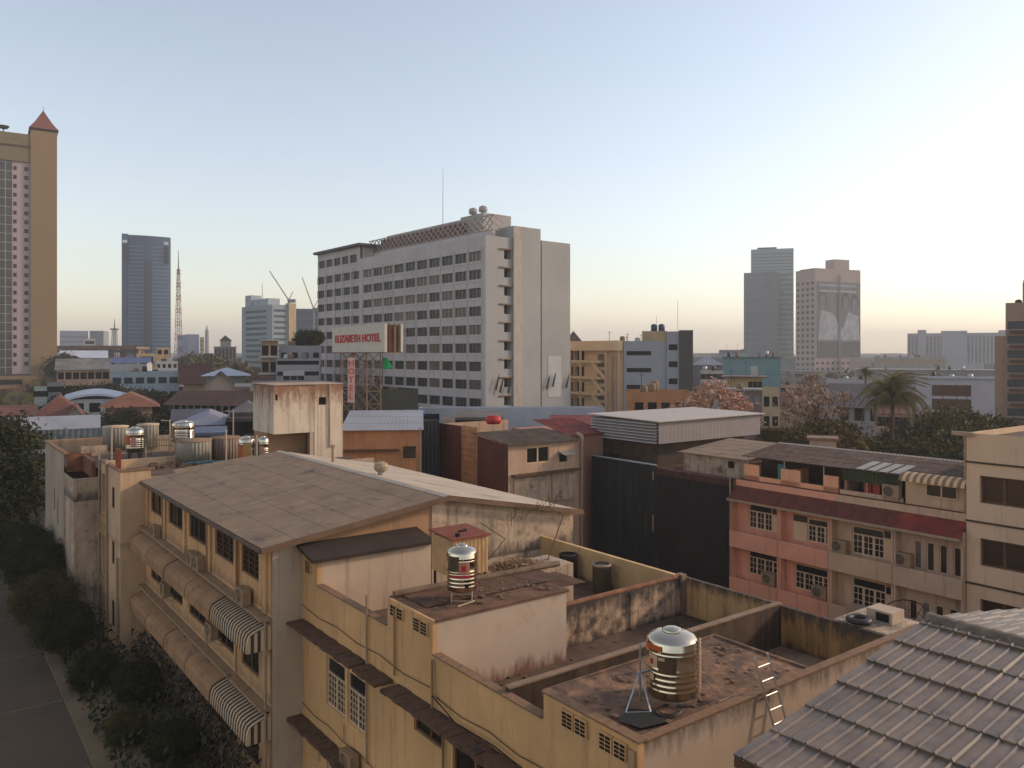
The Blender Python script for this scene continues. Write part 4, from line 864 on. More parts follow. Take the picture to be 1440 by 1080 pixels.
# orange house with blue-grey roof
def bld(name, label, px, Y, bpx, apx, ptop, wm, cat='building', roof='flat', ang=36.8, fix=False, wb=None, wa=None, gm=None, rm=None, rh=2.0, lb=8, la=8, group=None, zb=None, par=.5, over=.5, dep=.2, ridge='x', cap=100):
    """building with its near vertical corner at photo column px, depth Y; right face to bpx, left face to apx"""
    if apx is None and not fix: ang = -math.degrees(math.atan(xq(bpx if px < 720 else px)))     # turned so that its flank is edge-on, as in the photo
    fr = Fr(xq(px) * Y, Y, ang); zb = -H if zb is None else zb
    def ln(q, dx, dy): k = xq(q); return (k * fr.oy - fr.ox) / (dx - k * dy)
    if bpx is not None: lb = ln(bpx, fr.c, fr.s)
    if apx is not None: la = ln(apx, -fr.s, fr.c)
    zt = zY(ptop, Y); T = Thing(name, label, cat, (0, 0, zb), fr, group); T.lb, T.la, T.zt = lb, la, zt
    def mk(w, L):
        if not w: return []
        n, wd, first, nz, pitch, ht = w[:6]; u0, u1 = w[6:8] if len(w) > 6 else (0, 1)
        return rows(L * u0, L * u1, n, wd if wd > 0 else -wd * L * (u1 - u0) / n, zt - first, nz, pitch, ht)
    hb, ha = mk(wb, lb), mk(wa, la)
    g = MB(); g.wall('y', 0, 0, lb, zb, zt, hb, dep); g.wall('x', 0, 0, la, zb, zt, ha, dep)
    g.quad((lb, 0, zb), (lb, la, zb), (lb, la, zt), (lb, 0, zt)); g.quad((0, la, zb), (lb, la, zb), (lb, la, zt), (0, la, zt))
    T.part('wall', g, wm)
    fill_wins(T, [('y', 0, hb), ('x', 0, ha)], gm or M_GLASSB, dep * .9, cap)
    rm = rm or M_FLOOR
    g = MB()
    if roof == 'flat': g.quad((.0, .0, zt - par), (lb, 0, zt - par), (lb, la, zt - par), (0, la, zt - par))
    elif roof == 'slab': g.box(-over, lb + over, -over, la + over, zt, zt + .25)
    elif roof == 'gable':
        o = over; z1 = zt + rh
        if ridge == 'x':      # ridge runs along the right face direction
            m = la / 2; e = zt - o * rh / m
            g.quad((-o, -o, e), (lb + o, -o, e), (lb + o, m, z1), (-o, m, z1)); g.quad((-o, la + o, e), (lb + o, la + o, e), (lb + o, m, z1), (-o, m, z1))
            
            for xx in (0, lb): h = MB(); h.poly([(xx, 0, zt), (xx, la, zt), (xx, m, z1 - .05)]); T.part('gable', h, wm)
        else:
            m = lb / 2; e = zt - o * rh / m
            g.quad((-o, -o, e), (-o, la + o, e), (m, la + o, z1), (m, -o, z1)); g.quad((lb + o, -o, e), (lb + o, la + o, e), (m, la + o, z1), (m, -o, z1))
            
            for yy in (0, la): h = MB(); h.poly([(0, yy, zt), (lb, yy, zt), (m, yy, z1 - .05)]); T.part('gable', h, wm)
    elif roof == 'hip':
        o = over; k = min(lb, la) / 2; A = [(-o, -o), (lb + o, -o), (lb + o, la + o), (-o, la + o)]; z1 = zt + rh
        if lb > la: r1, r2 = (k, la / 2), (lb - k, la / 2); F = [(0, 1, 5, 4), (1, 2, 5), (2, 3, 4, 5), (3, 0, 4)]
        else: r1, r2 = (lb / 2, k), (lb / 2, la - k); F = [(0, 1, 4), (1, 2, 5, 4), (2, 3, 5), (3, 0, 4, 5)]
        g.add([(x, y, zt - .1) for x, y in A] + [(*r1, z1), (*r2, z1)], F + [(0, 3, 2, 1)])
    if roof != 'none': T.part('roof', g, rm)
    if roof in ('flat', 'slab') and cat in ('building', 'house', 'hotel') and lb > 4 and Y < 420:
        rq = random.Random(int(px * 7 + Y)); zr = zt - par if roof == 'flat' else zt + .25
        for k in range(min(9, 2 + int(lb / 4))):
            x, y = rq.uniform(.8, lb - 1.5), rq.uniform(.6, min(la, 8) - 1); q = rq.random()
            if q < .35: g = MB(); hh = rq.uniform(.8, 1.6); g.lathe(x, y, [(0, zr), (.5, zr), (.5, zr + hh), (.2, zr + hh + .2), (0, zr + hh + .2)], 10); T.part('rooftop_tank', g, rq.choice((M_GALV, M_PALEF, M_BLK)))
            elif q < .7: g = MB(); a, hh = rq.uniform(.5, 1.3), rq.uniform(.6, 1.9); g.box(x, x + a * 1.5, y, y + a, zr, zr + hh); T.part('rooftop_box', g, rq.choice((M_CW, M_GRY, M_PALEF, M_FDARK)))
            else: g = MB(); hh = rq.uniform(1.5, 4); g.tube((x, y, zr), (x, y, zr + hh), .05, 4); g.tube((x - .5, y, zr + hh * .9), (x + .5, y, zr + hh * .9), .03, 4); T.part('aerial', g, M_FDARK)
    return T
TONE = (.92, .88, .84)  # milder warm balance put into the mid and far colours
M_TILER = mat('terracotta_tile', (.20, .075, .05), .75, var=.3, scale=.6, wave=(2, .25, .03)); M_TILEB = mat('dark_brown_tile', (.10, .05, .035), .75, var=.3, scale=.6)
M_METB = mat('blue_grey_metal', (.34, .33, .34), .55, .2, var=.12, scale=.4); M_METW = mat('pale_metal_roof', (.50, .52, .56), .5, .1, var=.1, scale=.4)
M_CW = mat('cool_white', (.50, .50, .50), .85, var=.1, scale=.3, streak=.15, scol=(.3, .29, .28)); M_LB = mat('light_blue_wall', (.38, .45, .50), .85, var=.1, scale=.3, streak=.2, scol=(.22, .25, .27))
M_GRY = mat('grey_render', (.27, .26, .26), .9, var=.15, scale=.3, streak=.2, scol=(.12, .11, .1)); M_ORG = mat('orange_render', (.55, .26, .12), .9, var=.15, scale=.4, streak=.3, scol=(.25, .12, .07))
M_PEACH = mat('peach_render', (.52, .34, .25), .9, var=.12, scale=.3, streak=.2, scol=(.3, .18, .13)); M_BUFF = mat('buff_render', (.52, .40, .24), .9, var=.12, scale=.3, streak=.2, scol=(.28, .2, .12))
T = bld('orange_house', 'orange rendered house with grey-blue sheet roof beneath the billboard', 482, 62, 592, None, 606, M_ORG, 'house', la=9, wb=(1, 1.0, 1.25, 1, 3, .95, .76, .94), gm=M_GLASS, rm=M_METB, roof='none')
g = MB(); corr(g, (-.2, -.4, T.zt + .05), (1, 0, 0), (0, .995, .1), T.lb + .4, 9.2, .3, .006, 3); T.part('roof', g, M_METB)
g = MB(); g.box(0, T.lb * .72, -.4, -.01, T.zt - 1.6, T.zt - 1.45); T.part('ledge', g, M_DIRT2)
g = MB(); g.box(T.lb - .15, T.lb + .05, -.12, 0, -H, T.zt + .2); T.part('corner_pipe', g, M_PIPE)
bld('dark_shed', 'narrow dark navy sheet-clad house between the orange house and the red sheeting', 590, 66, 618, None, 592, mat('dark_navy_sheet', (.022, .028, .036), .7, var=.3, scale=.8, wave=(0, .3, .03)), 'house', la=8)
bld('black_wall_house', 'black-green sheet-walled building with blue corner behind the truss tower', 532, 92, 588, 478, 548, mat('black_green_wall', (.018, .026, .02), .8, var=.4, scale=.5), la=10)
bld('blue_tarp_shed', 'small shed with a bright blue tarpaulin roof beside the orange house', 575, 72, 590, None, 585, M_DARK, 'shed', la=4, roof='slab', rm=mat('blue_tarp', (.07, .14, .34), .6, var=.3))
bld('lilac_wall', 'long pale grey-blue boundary wall in front of the hotel base', 590, 100, 850, None, 574, mat('pale_lilac_wall', (.46, .47, .52), .85, var=.12, scale=.3), 'wall', la=3, ang=2, fix=True, zb=-H, rm=M_CW)

# ================================================================ the hotel
HF = Fr(-4.28, 130, 39.3)
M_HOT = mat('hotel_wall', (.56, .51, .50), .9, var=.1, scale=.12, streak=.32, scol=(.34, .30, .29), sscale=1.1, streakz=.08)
M_HOT2 = mat('hotel_wall_sun_offset', (.39, .385, .38), .9, var=.1, scale=.1, streak=.28, scol=(.36, .32, .28), sscale=.9, streakz=.06)  # same paint as the front, darkened to offset the sun on this side
T = Thing('hotel', 'big weathered grey-white hotel slab with rows of dark windows', 'hotel', (0, 0, -H), HF)
cols = [3.0 + 4.0 * i for i in range(10)] + [44.2 + 3.93 * i for i in range(5)]; hs = []
for r_ in range(10):
    z1 = 17.0 - 3.04 * r_
    for c in cols: hs.append((c - 1.72, c + 1.72, z1 - 1.6, z1))
top = [(c - 1.5, c + 1.5, 18.9, 20.5) for c in [45.0 + 3.6 * i for i in range(5)]]
g = MB(); g.wall('x', 0, 0, 42.0, -H, 19.4, [h for h in hs if h[1] < 42], .32); g.wall('x', 0, 42.0, 61.4, -H, 22.0, [h for h in hs if h[0] > 42] + top, .32)
g.quad((18.8, 0, -H), (18.8, 61.4, -H), (18.8, 61.4, 19), (18.8, 0, 19)); g.quad((0, 61.4, -H), (18.8, 61.4, -H), (18.8, 61.4, 19), (0, 61.4, 19)); g.quad((.0, .1, 19), (18.8, .1, 19), (18.8, 61.4, 19), (.0, 61.4, 19))
T.part('wall', g, M_HOT)
g = MB(); g.box(.6, 18, 42.05, 61.3, 19.01, 22.0); T.part('upper_wall', g, M_HOT)
g = MB(); g.box(-.9, 18, 40.8, 61.9, 22.0, 22.5); T.part('roof_slab', g, mat('dark_parapet', (.13, .115, .11), .9, var=.2))
fill_wins(T, [('x', 0, hs + top)], mat('hotel_glass', (.03, .024, .022), .3, var=.6, scale=.9, rnd=.3, rcol=(.14, .095, .07)), .3)
g = MB()      # vertical ribs between bays and sill bands
for i in range(16): c = 1.0 + 4.0 * i; g.box(-.1, -.003, c - .07, c + .07, -H, 17.6)
for r_ in range(10): g.box(-.07, -.004, .5, 61.2, 17.0 - 3.04 * r_ - 2.0, 17.0 - 3.04 * r_ - 1.85)
T.part('ribs', g, M_HOT, kind='stuff')
rg = random.Random(4)
gm_ = mat('window_mullion', (.16, .14, .13), .7)
g = MB()
for (a, b, z0, z1) in hs + top:
    for f_ in (.33, .66): g.box(.2, .26, a + (b - a) * f_ - .04, a + (b - a) * f_ + .04, z0, z1)
T.part('mullions', g, gm_, kind='stuff')
# right face: stair bay, tall fin, rear bay
g = MB(); st = [(3.85, 5.4, 16.0 - 3.04 * k - .2, 17.3 - 3.04 * k) for k in range(11)]
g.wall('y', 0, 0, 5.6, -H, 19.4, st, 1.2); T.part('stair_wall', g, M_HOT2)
g = MB()
for a, b, z0, z1 in st: g.quad((a, 1.18, z0), (b, 1.18, z0), (b, 1.18, z1), (a, 1.18, z1))
T.part('stair_opening', g, M_DARK, kind='stuff')
for a, b, z0, z1 in st: g = MB(); g.box(a - 1.0, b + .05, -.25, -.005, z1 + .02, z1 + .22); T.part('stair_landing', g, M_PALEF)
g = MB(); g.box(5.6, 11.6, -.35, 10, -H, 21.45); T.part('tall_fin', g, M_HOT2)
g = MB(); g.box(5.55, 7.4, -.42, -.355, -H, 21.4); T.part('fin_edge', g, mat('light_edge_tone', (.47, .43, .37), .9, var=.08, streak=.4, scol=(.3, .22, .15)))  # lighter slab paints the light along the fin's left edge
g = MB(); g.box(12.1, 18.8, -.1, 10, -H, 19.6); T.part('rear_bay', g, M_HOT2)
g = MB(); g.box(11.6, 12.1, .6, 9, -H, 19.4); T.part('shadow_joint', g, M_GRY)
for k in range(9): g = MB(); g.box(11.7, 12.05, .3, .598, 13.3 - 3.04 * k, 14.3 - 3.04 * k); T.part('joint_window', g, M_DARK)
# roof storey with lattice parapet
g = MB(); g.wall('x', 5, 12, 40, 19.5, 24.2, [], .1); g.box(5.01, 15, 12, 40, 19.5, 24.2, 'w'); T.part('penthouse', g, M_HOT)
g = MB()
def lattice(ax, c, u0, u1, z0, z1, n):
    P = (lambda u, z: (c, u, z)) if ax == 'x' else (lambda u, z: (u, c, z))
    k = int((u1 - u0) / n)
    for i in range(k):
        a, b = u0 + (u1 - u0) * i / k, u0 + (u1 - u0) * (i + 1) / k; zm = (z0 + z1) / 2
        for z00, z11 in ((z0, zm), (zm, z1)):
            g.tube(P(a, z00), P(b, z11), .1, 4, None, False); g.tube(P(a, z11), P(b, z00), .1, 4, None, False)
    for z in (z0, z1): g.tube(P(u0, z), P(u1, z), .12, 4)
lattice('x', 3.2, 2.2, 44, 20.9, 23.4, 1.5); lattice('y', 2.2, 3.2, 5.6, 20.9, 23.4, 1.2)
T.part('lattice_parapet', g, mat('lattice_pink', (.46, .38, .34), .9, var=.15))
g = MB(); g.box(2.9, 3.5, 1.9, 44.2, 19.0, 20.7); T.part('parapet_base', g, M_HOT)
g = MB(); g.box(3.6, 4.98, 12, 40, 19.5, 23.3); T.part('red_band', g, mat('dull_red_wall', (.24, .14, .12), .9, var=.25))
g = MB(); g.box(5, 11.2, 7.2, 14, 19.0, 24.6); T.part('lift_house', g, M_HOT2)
for x, y in ((5.9, 11.4), (6.0, 8.6)):
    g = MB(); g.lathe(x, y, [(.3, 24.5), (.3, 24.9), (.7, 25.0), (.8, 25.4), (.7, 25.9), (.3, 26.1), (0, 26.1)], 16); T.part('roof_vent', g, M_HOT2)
g = MB(); g.tube((8, 24, 24), (8, 24, 36), .09, 6, .04); T.part('mast', g, M_GALV)
for (x, z) in ((2.0, -4.5), (2.9, -5.0), (4.6, -5.1), (13.2, -4.7), (14.6, -4.3), (17.8, -4.6)):
    g = MB(); g.poly([(x - .5, -.45, z - 1.2), (x - .1, -.45, z - 1.5), (x + .4, -.45, z + .4), (x + .55, -.45, z + 1.4), (x + .1, -.45, z + .5)]); T.part('dark_banner', g, M_DARK)
g = MB(); g.box(13.5, 16.6, -.15, -.105, -7.5, -.3); T.part('white_panel', g, M_CW)

# ================================================================ billboard on its truss tower
BF = Fr(xq(541) * 76, 76, 33)
T = Thing('billboard', 'white rooftop billboard reading ELIZABETH HOTEL in red on a rusty steel truss tower', 'billboard', (0, 0, -6.4), BF)
LA = (xq(467) * 76 - BF.ox) / (-BF.s - xq(467) * BF.c); zt, zb_ = zY(455, 76), zY(495, 76)
def bln(q, dx, dy): k = xq(q); return (k * BF.oy - BF.ox) / (dx - k * dy)
LB = bln(567, BF.c, BF.s)
g = MB(); g.box(0, .25, 0, LA, zb_, zt); F_ = T.part('face', g, mat('billboard_white', (.62, .56, .46), .6, var=.06, scale=.8, streak=.1, scol=(.4, .34, .25)))
m_rt = mat('sign_red', (.50, .015, .02), .55, var=.1)
me = text_mesh('ELIZABETH HOTEL', .92, m_rt, .03, 'CENTER', 1.0, .035)
xs = [v.co.x for v in me.vertices]; k_ = LA * .86 / (max(xs) - min(xs))
for v in me.vertices: v.co.x *= k_; v.co.y *= 1.15
o = link('lettering', me); o.parent = F_; o.location = (-.03, LA * .5 - .0, (zt + zb_) / 2 + .02 - (-6.4)); o.rotation_euler = (R(90), 0, R(-90)); 
g = MB(); g.box(LB - .25, LB, 0, LA, zb_, zt); T.part('rear_face', g, MC['billboard_white'])
g = MB(); g.box(.26, LB - .26, .3, .4, zb_ + .1, zt - .1); T.part('inner_panel', g, mat('weathered_timber', (.26, .18, .10), .85, var=.4, scale=2, streak=.5, scol=(.08, .05, .03)))
for x in (.5, 1.1, LB - .9, LB - .45): g = MB(); g.box(x, x + .12, .1, .29, zb_, zt); T.part('frame_post', g, M_RUST if x < 1 else M_PALEF)
x0, x1, y0, y1 = .2, LB - .2, LA * .35, LA * .85
m_tr = mat('rusty_steel', (.26, .16, .10), .8, var=.35, scale=3)
zlev = [-6.4 + (zb_ + 6.4) * i / 5 for i in range(6)]; zlev[-1] = zb_
cs = [(x0, y0), (x0, (y0 + y1) / 2), (x0, y1), (x1, y1), (x1, (y0 + y1) / 2), (x1, y0)]
for c in cs: g = MB(); g.tube((*c, -6.4), (*c, zb_ + .05), .06, 5); T.part('leg', g, m_tr)
for a, b in zip(zlev, zlev[1:]):
    for c, d in zip(cs, cs[1:] + cs[:1]):
        g = MB(); g.tube((*c, a), (*d, b), .035, 4); g.tube((*d, a), (*c, b), .035, 4); g.tube((*c, b), (*d, b), .04, 4); T.part('brace', g, m_tr)
g = MB(); g.box(0, LB, 0, LA, zb_ - .12, zb_ - .01); T.part('platform', g, m_tr)
SB = Fr(xq(494) * 73, 73, 20)
T = Thing('vertical_sign', 'tall thin white sign with vertical red HOTEL letters beside the truss tower', 'sign', (0, 0, -6.0), SB)
g = MB(); g.box(-.32, .32, 0, .12, zY(566, 73), zY(503, 73)); F_ = T.part('panel', g, mat('pinkish_sign', (.60, .38, .34), .6, var=.1))
for i, ch in enumerate('HOTEL'):
    me = text_mesh(ch, .78, m_rt, .02); o = link('letter', me); o.parent = F_; o.location = (0, -.02, zY(511 + i * 11.6, 73) + 6.0); o.rotation_euler = (R(90), 0, 0)
g = MB(); g.tube((-.3, .2, -6.0), (-.3, .2, zY(503, 73)), .05, 6); T.part('post', g, M_FDARK)
g = MB(); fs, ft = 0, 0
T = Thing('flag', 'small bright green pennant on a thin dark pole right of the truss tower', 'flag', (xq(538) * 80, 80, -7), WORLD)
X0 = xq(538) * 80; g = MB(); g.tube((X0, 80, -7), (X0, 80, zY(500, 80)), .03, 5); T.part('pole', g, M_FDARK)
g = MB(); vs = [(X0, 80, zY(502, 80)), (X0, 80, zY(519, 80)), (X0 + .5, 79.9, zY(504, 80)), (X0 + .5, 79.9, zY(519.5, 80)), (X0 + 1.0, 80.08, zY(516, 80))]
g.add(vs, [(0, 1, 3, 2), (2, 3, 4)]); T.part('cloth', g, mat('bright_green', (.02, .42, .12), .7, var=.15))
g = MB(); g.lathe(xq(694) * 68, 68, [(0, zY(597, 68)), (.55, zY(596, 68)), (.72, zY(591, 68)), (.55, zY(585, 68)), (0, zY(584, 68))], 16)
solo('round_sign', 'round red sign with pale edge on the roofs in front of the hotel', 'sign', g, m_rt, (xq(694) * 68, 68, -8), WORLD)
T = bld('long_low_shed', 'long low olive-roofed shed behind the sheeted house', 640, 74, 700, None, 590, mat('olive_wall', (.16, .14, .11), .9, var=.2), 'shed', la=8, roof='slab', rm=mat('olive_roof', (.15, .14, .12), .9, var=.3))
bld('small_white_box', 'small white rooftop box at the left top of the red sheeting', 622, 70, 640, None, 589, M_WHT, 'rooftop box', la=1.5, zb=-7)
bld('red_roof_strip', 'low red-tiled house behind the pinkish sliver house', 780, 84, 835, None, 600, mat('red_wall', (.33, .15, .12), .9, var=.2), 'house', la=9, roof='gable', rm=M_RRD, rh=.9)

# ================================================================ stained water tower block behind the gable roof
FT = Fr()
s0, t0 = stY(385, 52.5); s1 = sT(463, t0); s2 = sT(482, t0)
T = Thing('stained_tower_block', 'cream rooftop stair block streaked with rust, small square window, behind the gable roof', 'building', (s0, t0, -H))
zt = zst(541, s1, t0); zm = zst(611, s0, t0)
hs = [(sT(448, t0), sT(459, t0), zst(569, s1, t0), zst(558, s1, t0))]; h2 = [(sT(387, t0), sT(390.5, t0), zst(563, s0, t0), zst(555, s0, t0))]
M_RUSTW = mat('rust_streaked_cream', (.72, .60, .47), .9, var=.12, scale=.5, streak=.35, scol=(.20, .10, .05), sscale=2.6, streakz=.05, bands=[(H - 2.0, H - 4.6, (.22, .09, .04), .9)])
g = MB(); g.wall('y', t0, s0, sT(442, t0), zm, zt, h2, .2); g.box(s0, sT(442, t0), t0 + .01, t0 + 4, zm, zt, 'n'); T.part('overhanging_tank', g, M_RUSTW)
g = MB(); g.wall('y', t0 - .02, sT(442, t0), s2, -H, zt + .03, hs, .2); g.box(sT(442, t0), s2, t0, t0 + 4, -H, zt + .03, 'n'); T.part('wall', g, M_RUSTW)
for h in hs + h2: put_win(T, 'y', t0, h, (1, 0, None, .15, .05), M_BROWNF, M_DARK)
g = MB(); g.tube((s1, t0 - .08, -6.4), (s1, t0 - .08, zt), .05, 6); T.part('drain_pipe', g, M_GRW)
g = MB(); g.box(s0, sT(440, t0), t0 + 1.2, t0 + 3.8, -7.2, zm); T.part('lower_wall', g, M_TAN)
g = MB(); g.box(sT(436, t0), sT(441, t0), t0, t0 + .25, -7, zm + .02); T.part('post', g, M_WHT)
g = MB(); g.box(s0 - .06, s2 + .03, t0 - .06, t0 + 4.1, zt + .03, zt + .08); T.part('roof_slab', g, mat('rusty_cap', (.46, .34, .25), .9, var=.3))

# ---- tanks and clutter on the far roof deck
def deck(px, py, d=6.9): return onD(px, py, d)
def boxy_tank(label, px0, px1, ptop, pbot, m, round_=True, Y=None, lidm=None, grp='tanks on the far rooftop'):
    px = (px0 + px1) / 2; Y = Y or 6.9 * FPX / (pbot + 6 - HY); s, t = stY(px, Y); r = (px1 - px0) / 2 * Y / FPX; zb, zt_ = zY(pbot, Y), zY(ptop, Y)
    T = Thing('storage_tank', label, 'tank', (s, t, -6.9), GRID, grp)
    g = MB()
    if round_: g.lathe(s, t, [(0, zb), (r, zb), (r, zt_ - .1), (r * .96, zt_ - .02), (0, zt_)], 24)
    else: g.box(s - r * .85, s + r * .85, t - r * .7, t + r * .7, zb, zt_)
    T.part('body', g, m)
    g = MB()
    if round_: g.lathe(s, t, [(r * 1.05, zt_ - .08), (r * 1.05, zt_ + .0), (0, zt_ + .07)], 24)
    else: g.box(s - r * .9, s + r * .9, t - r * .75, t + r * .75, zt_ + .003, zt_ + .08)
    T.part('lid', g, lidm or M_PALEF)
    for a in (.8, 2.4, 3.9, 5.5):
        if zb + 6.9 > .15: g = MB(); g.tube((s + r * .7 * math.cos(a), t + r * .7 * math.sin(a), -6.9), (s + r * .7 * math.cos(a), t + r * .7 * math.sin(a), zb), .04, 5); T.part('leg', g, M_FDARK)
    return T
M_CORG = mat('grey_corrugated_tank', (.30, .27, .22), .6, .3, var=.15, scale=1, wave=(0, .22, .03)); M_CORG2 = mat('brown_corrugated_tank', (.27, .20, .16), .7, .2, var=.2, scale=1, wave=(0, .2, .03))
boxy_tank('grey round tank with pale lid, leftmost on the far rooftop', 146, 179, 599, 632, M_CORG, Y=57, lidm=M_WHT)
boxy_tank('grey round tank with pale lid between the two left steel tanks', 194, 222, 596, 628, M_CORG, Y=58, lidm=M_WHT)
boxy_tank('wide grey corrugated tank in front of the right-hand round steel tank', 250, 296, 618, 648, M_CORG, True, Y=50)
boxy_tank('wide brown corrugated tank, middle of the right tank row', 297, 336, 614, 645, M_CORG2, True, Y=51.5)
def far_steel(label, px0, px1, ptop, pbot, Y, cols, stand=0):
    px = (px0 + px1) / 2; s, t = stY(px, Y); r = (px1 - px0) / 2 * Y / FPX; zb = zY(pbot, Y); h = (zY(ptop, Y) - zb) * 1.0
    T, B, dec, b, hs_ = steel_tank(label, s, t, zb - .05, r, h * 1.0, .05, 'tanks on the far rooftop')
    for a0, a1, f0, f1, m in cols: dec(a0, a1, b + hs_ * f0, b + hs_ * f1, m, 'label')
    if zb > -6.75:
        for a in (.8, 2.4, 3.9, 5.5): g = MB(); g.tube((s + r * .8 * math.cos(a), t + r * .8 * math.sin(a), -6.9), (s + r * .8 * math.cos(a), t + r * .8 * math.sin(a), zb), .05, 5); T.part('leg', g, M_FDARK)
        g = MB(); g.box(s - r, s + r, t - r, t + r, zb - .12, zb - .06); T.part('platform', g, M_FDARK)
far_steel('steel tank with orange label on a dark raised stand, left part of the far rooftop', 178, 202, 600, 633, 52.5, [(205, 262, .3, .8, M_ORL), (270, 300, .2, .7, MC['pink_label'])])
far_steel('round steel tank with coppery reflections, tallest at the middle of the far rooftop', 243, 273, 591, 618, 57, [(200, 240, .15, .85, mat('copper_reflection', (.45, .20, .09), .4, var=.3, scale=5))])  # the copper patch is a reflection painted onto the steel body
far_steel('steel tank with large orange label in the right tank row', 336, 359, 613, 647, 50, [(215, 262, .1, .75, M_ORL), (262, 318, .05, .9, mat('amber_label', (.45, .25, .08), .4, var=.2))])
far_steel('narrow steel tank with blue and red bands at the right end of the tank row', 363, 378, 613, 646, 50, [(200, 235, 0, .9, mat('teal_label', (.05, .2, .2), .5)), (240, 290, .2, .7, MC['pink_label'])])
T = Thing('pipework', 'blue water pipes running along the rooftop in front of the tank row', 'pipes', (12, 47, -6.9))
for (a, b) in (((283, 651), (352, 645)), ((262, 652), (300, 648))):
    p = (*stY(a[0], 48), zY(a[1], 48)); q = (*stY(b[0], 48), zY(b[1], 48)); g = MB(); g.tube(p, q, .055, 8); T.part('pipe', g, M_PVC)
for i, (px, y0, y1, Y, l) in enumerate(((318, 604, 648, 49, 'in front of the brown tank'), (157, 598, 650, 50, 'left of the leftmost steel tank'), (361, 612, 648, 49.5, 'between the two right steel tanks'), (328, 577, 612, 58, 'rising above the tank row, tallest'), (239, 590, 622, 56, 'left of the coppery tank'), (205, 628, 655, 51, 'at the foot of the raised tank stand'))):
    s, t = stY(px, Y); g = MB(); g.tube((s, t, min(-6.9, zY(y1, Y))), (s, t, zY(y0, Y)), .045, 6)
    if i in (3, 4): g.tube((s, t, zY(y0 + 2, Y)), (s - .5, t + .3, zY(y0 + 1, Y)), .04, 6)
    solo('vent_pipe', 'thin pale standpipe on the far rooftop ' + l, 'pipe', g, M_WHT, (s, t, -6.9), group='standpipes on the far rooftop')
rg = random.Random(21); g = MB()
for k in range(90):
    px = rg.uniform(215, 300); Y = rg.uniform(48, 50.5); s, t = stY(px, Y); z = -6.9 + rg.uniform(0, .25); a = rg.uniform(.05, .3)
    g.box(s - a, s + a, t - a * .6, t + a * .6, z - .1, z + rg.uniform(0, .12))
solo('roof_clutter', 'low rusty clutter of boards and pots at the far edge of the gable roof', 'clutter', g, mat('clutter', (.24, .14, .09), .9, var=.5, scale=4), (13, 47, -6.9), kind='stuff')
T = Thing('roof_railing', 'pale metal railing and racks behind the raised steel tank', 'railing', (12, 55, -6.9))
for k in range(14):
    s, t = stY(205 + k * 3.2, 55); g = MB(); g.tube((s, t, -6.9), (s, t, -5.8 + .15 * (k % 3)), .03, 5); T.part('post', g, M_PIPE)
for z in (-6.3, -5.9): g = MB(); g.tube((*stY(205, 55), z), (*stY(247, 55), z), .03, 5); T.part('rail', g, M_PIPE)
g = MB(); g.box(9, 24, 47.2, 62, -7.4, -7.12); solo('flat_roof', 'flat grey roof deck carrying the far tanks', 'roof', g, M_FLOOR, (9, 47.2, -H))
g = MB(); g.box(8.95, 24.0, 47.1, 47.2, -7.4, -6.75); g.box(9.2, 24, 62.0, 62.2, -7.4, -6.4); solo('roof_parapet', 'low stained parapet along the far tank roof', 'parapet', g, M_STAIN, (9, 47.1, -7.4))

# ================================================================ middle distance, left
def far(px, Y): return xq(px) * Y
bld('grey_roof_shed', 'long pale grey metal-roofed shed left of the tank rooftop', 22, 84, 130, None, 605, M_GRY, 'shed', ang=5, la=5, roof='gable', rh=1.2, rm=M_METB, over=.8)
bld('dark_sheet_shed', 'dark green-grey corrugated roof shed below the pale shed', 34, 72, 152, None, 634, M_GRY, 'shed', ang=4, la=8, roof='gable', rh=1.5, rm=mat('dark_sheet', (.10, .115, .11), .8, var=.35, scale=.6, wave=(0, .5, .04)))
bld('blue_canopy', 'pale blue canopy just left of the narrow white building', 42, 62, 82, None, 638, M_GRY, 'canopy', ang=4, la=3, roof='slab', rm=mat('pale_blue_canopy', (.40, .45, .56), .5, var=.08))
bld('roadside_shelter', 'pale low shelter roof by the street corner under the big tree', 26, 66, 72, None, 722, M_GRY, 'shelter', ang=6, la=4, roof='slab', rm=mat('pale_shelter', (.36, .38, .42), .6, var=.1))
g = MB(); g.box(2, 2.2, 76, 120, -H, -H + 2.4); solo('compound_wall', 'low compound wall across the street behind the trees', 'wall', g, M_STAIN, (2, 76, -H))
bld('tan_house', 'cream house with red-brown hip roof at the left, beside yellow shrubs', 46, 100, 118, None, 594, mat('tan_house_wall', (.42, .36, .29), .9, var=.15), 'house', ang=12, la=10, roof='hip', rh=3.2, rm=M_TILER, wb=(4, 1.1, .7, 1, 3, 1.3), gm=M_DARK, over=.9)
bld('red_gable_house', 'white gabled house with terracotta roof, right of the red-brown hip roof', 92, 97, 120, None, 590, mat('pale_gable_wall', (.50, .46, .40), .9), 'house', ang=10, la=9, roof='gable', ridge='y', rh=1.6, rm=M_TILER, wb=(2, .9, .8, 1, 3, 1.3), gm=M_DARK)
bld('orange_roof_house', 'house with orange-red hip roof behind yellow-green bushes', 150, 108, 214, None, 572, M_PEACH, 'house', ang=14, la=10, roof='hip', rh=1.8, rm=mat('orange_tile', (.27, .11, .06), .75, var=.3, wave=(2, .25, .03)), over=1)
bld('low_red_house', 'low house with long faded red roof at the far left edge', 2, 112, 48, None, 584, M_GRY, 'house', ang=6, la=8, roof='gable', rh=1.2, rm=M_TILER)
T = bld('curved_roof_house', 'white house with broad pale curved metal roof behind the red roofs', 98, 125, 168, None, 562, M_CW, 'house', ang=10, la=12, wb=(3, 1.6, .6, 1, 3, 1.5), gm=M_DARK, roof='none')
g = MB(); n = 16
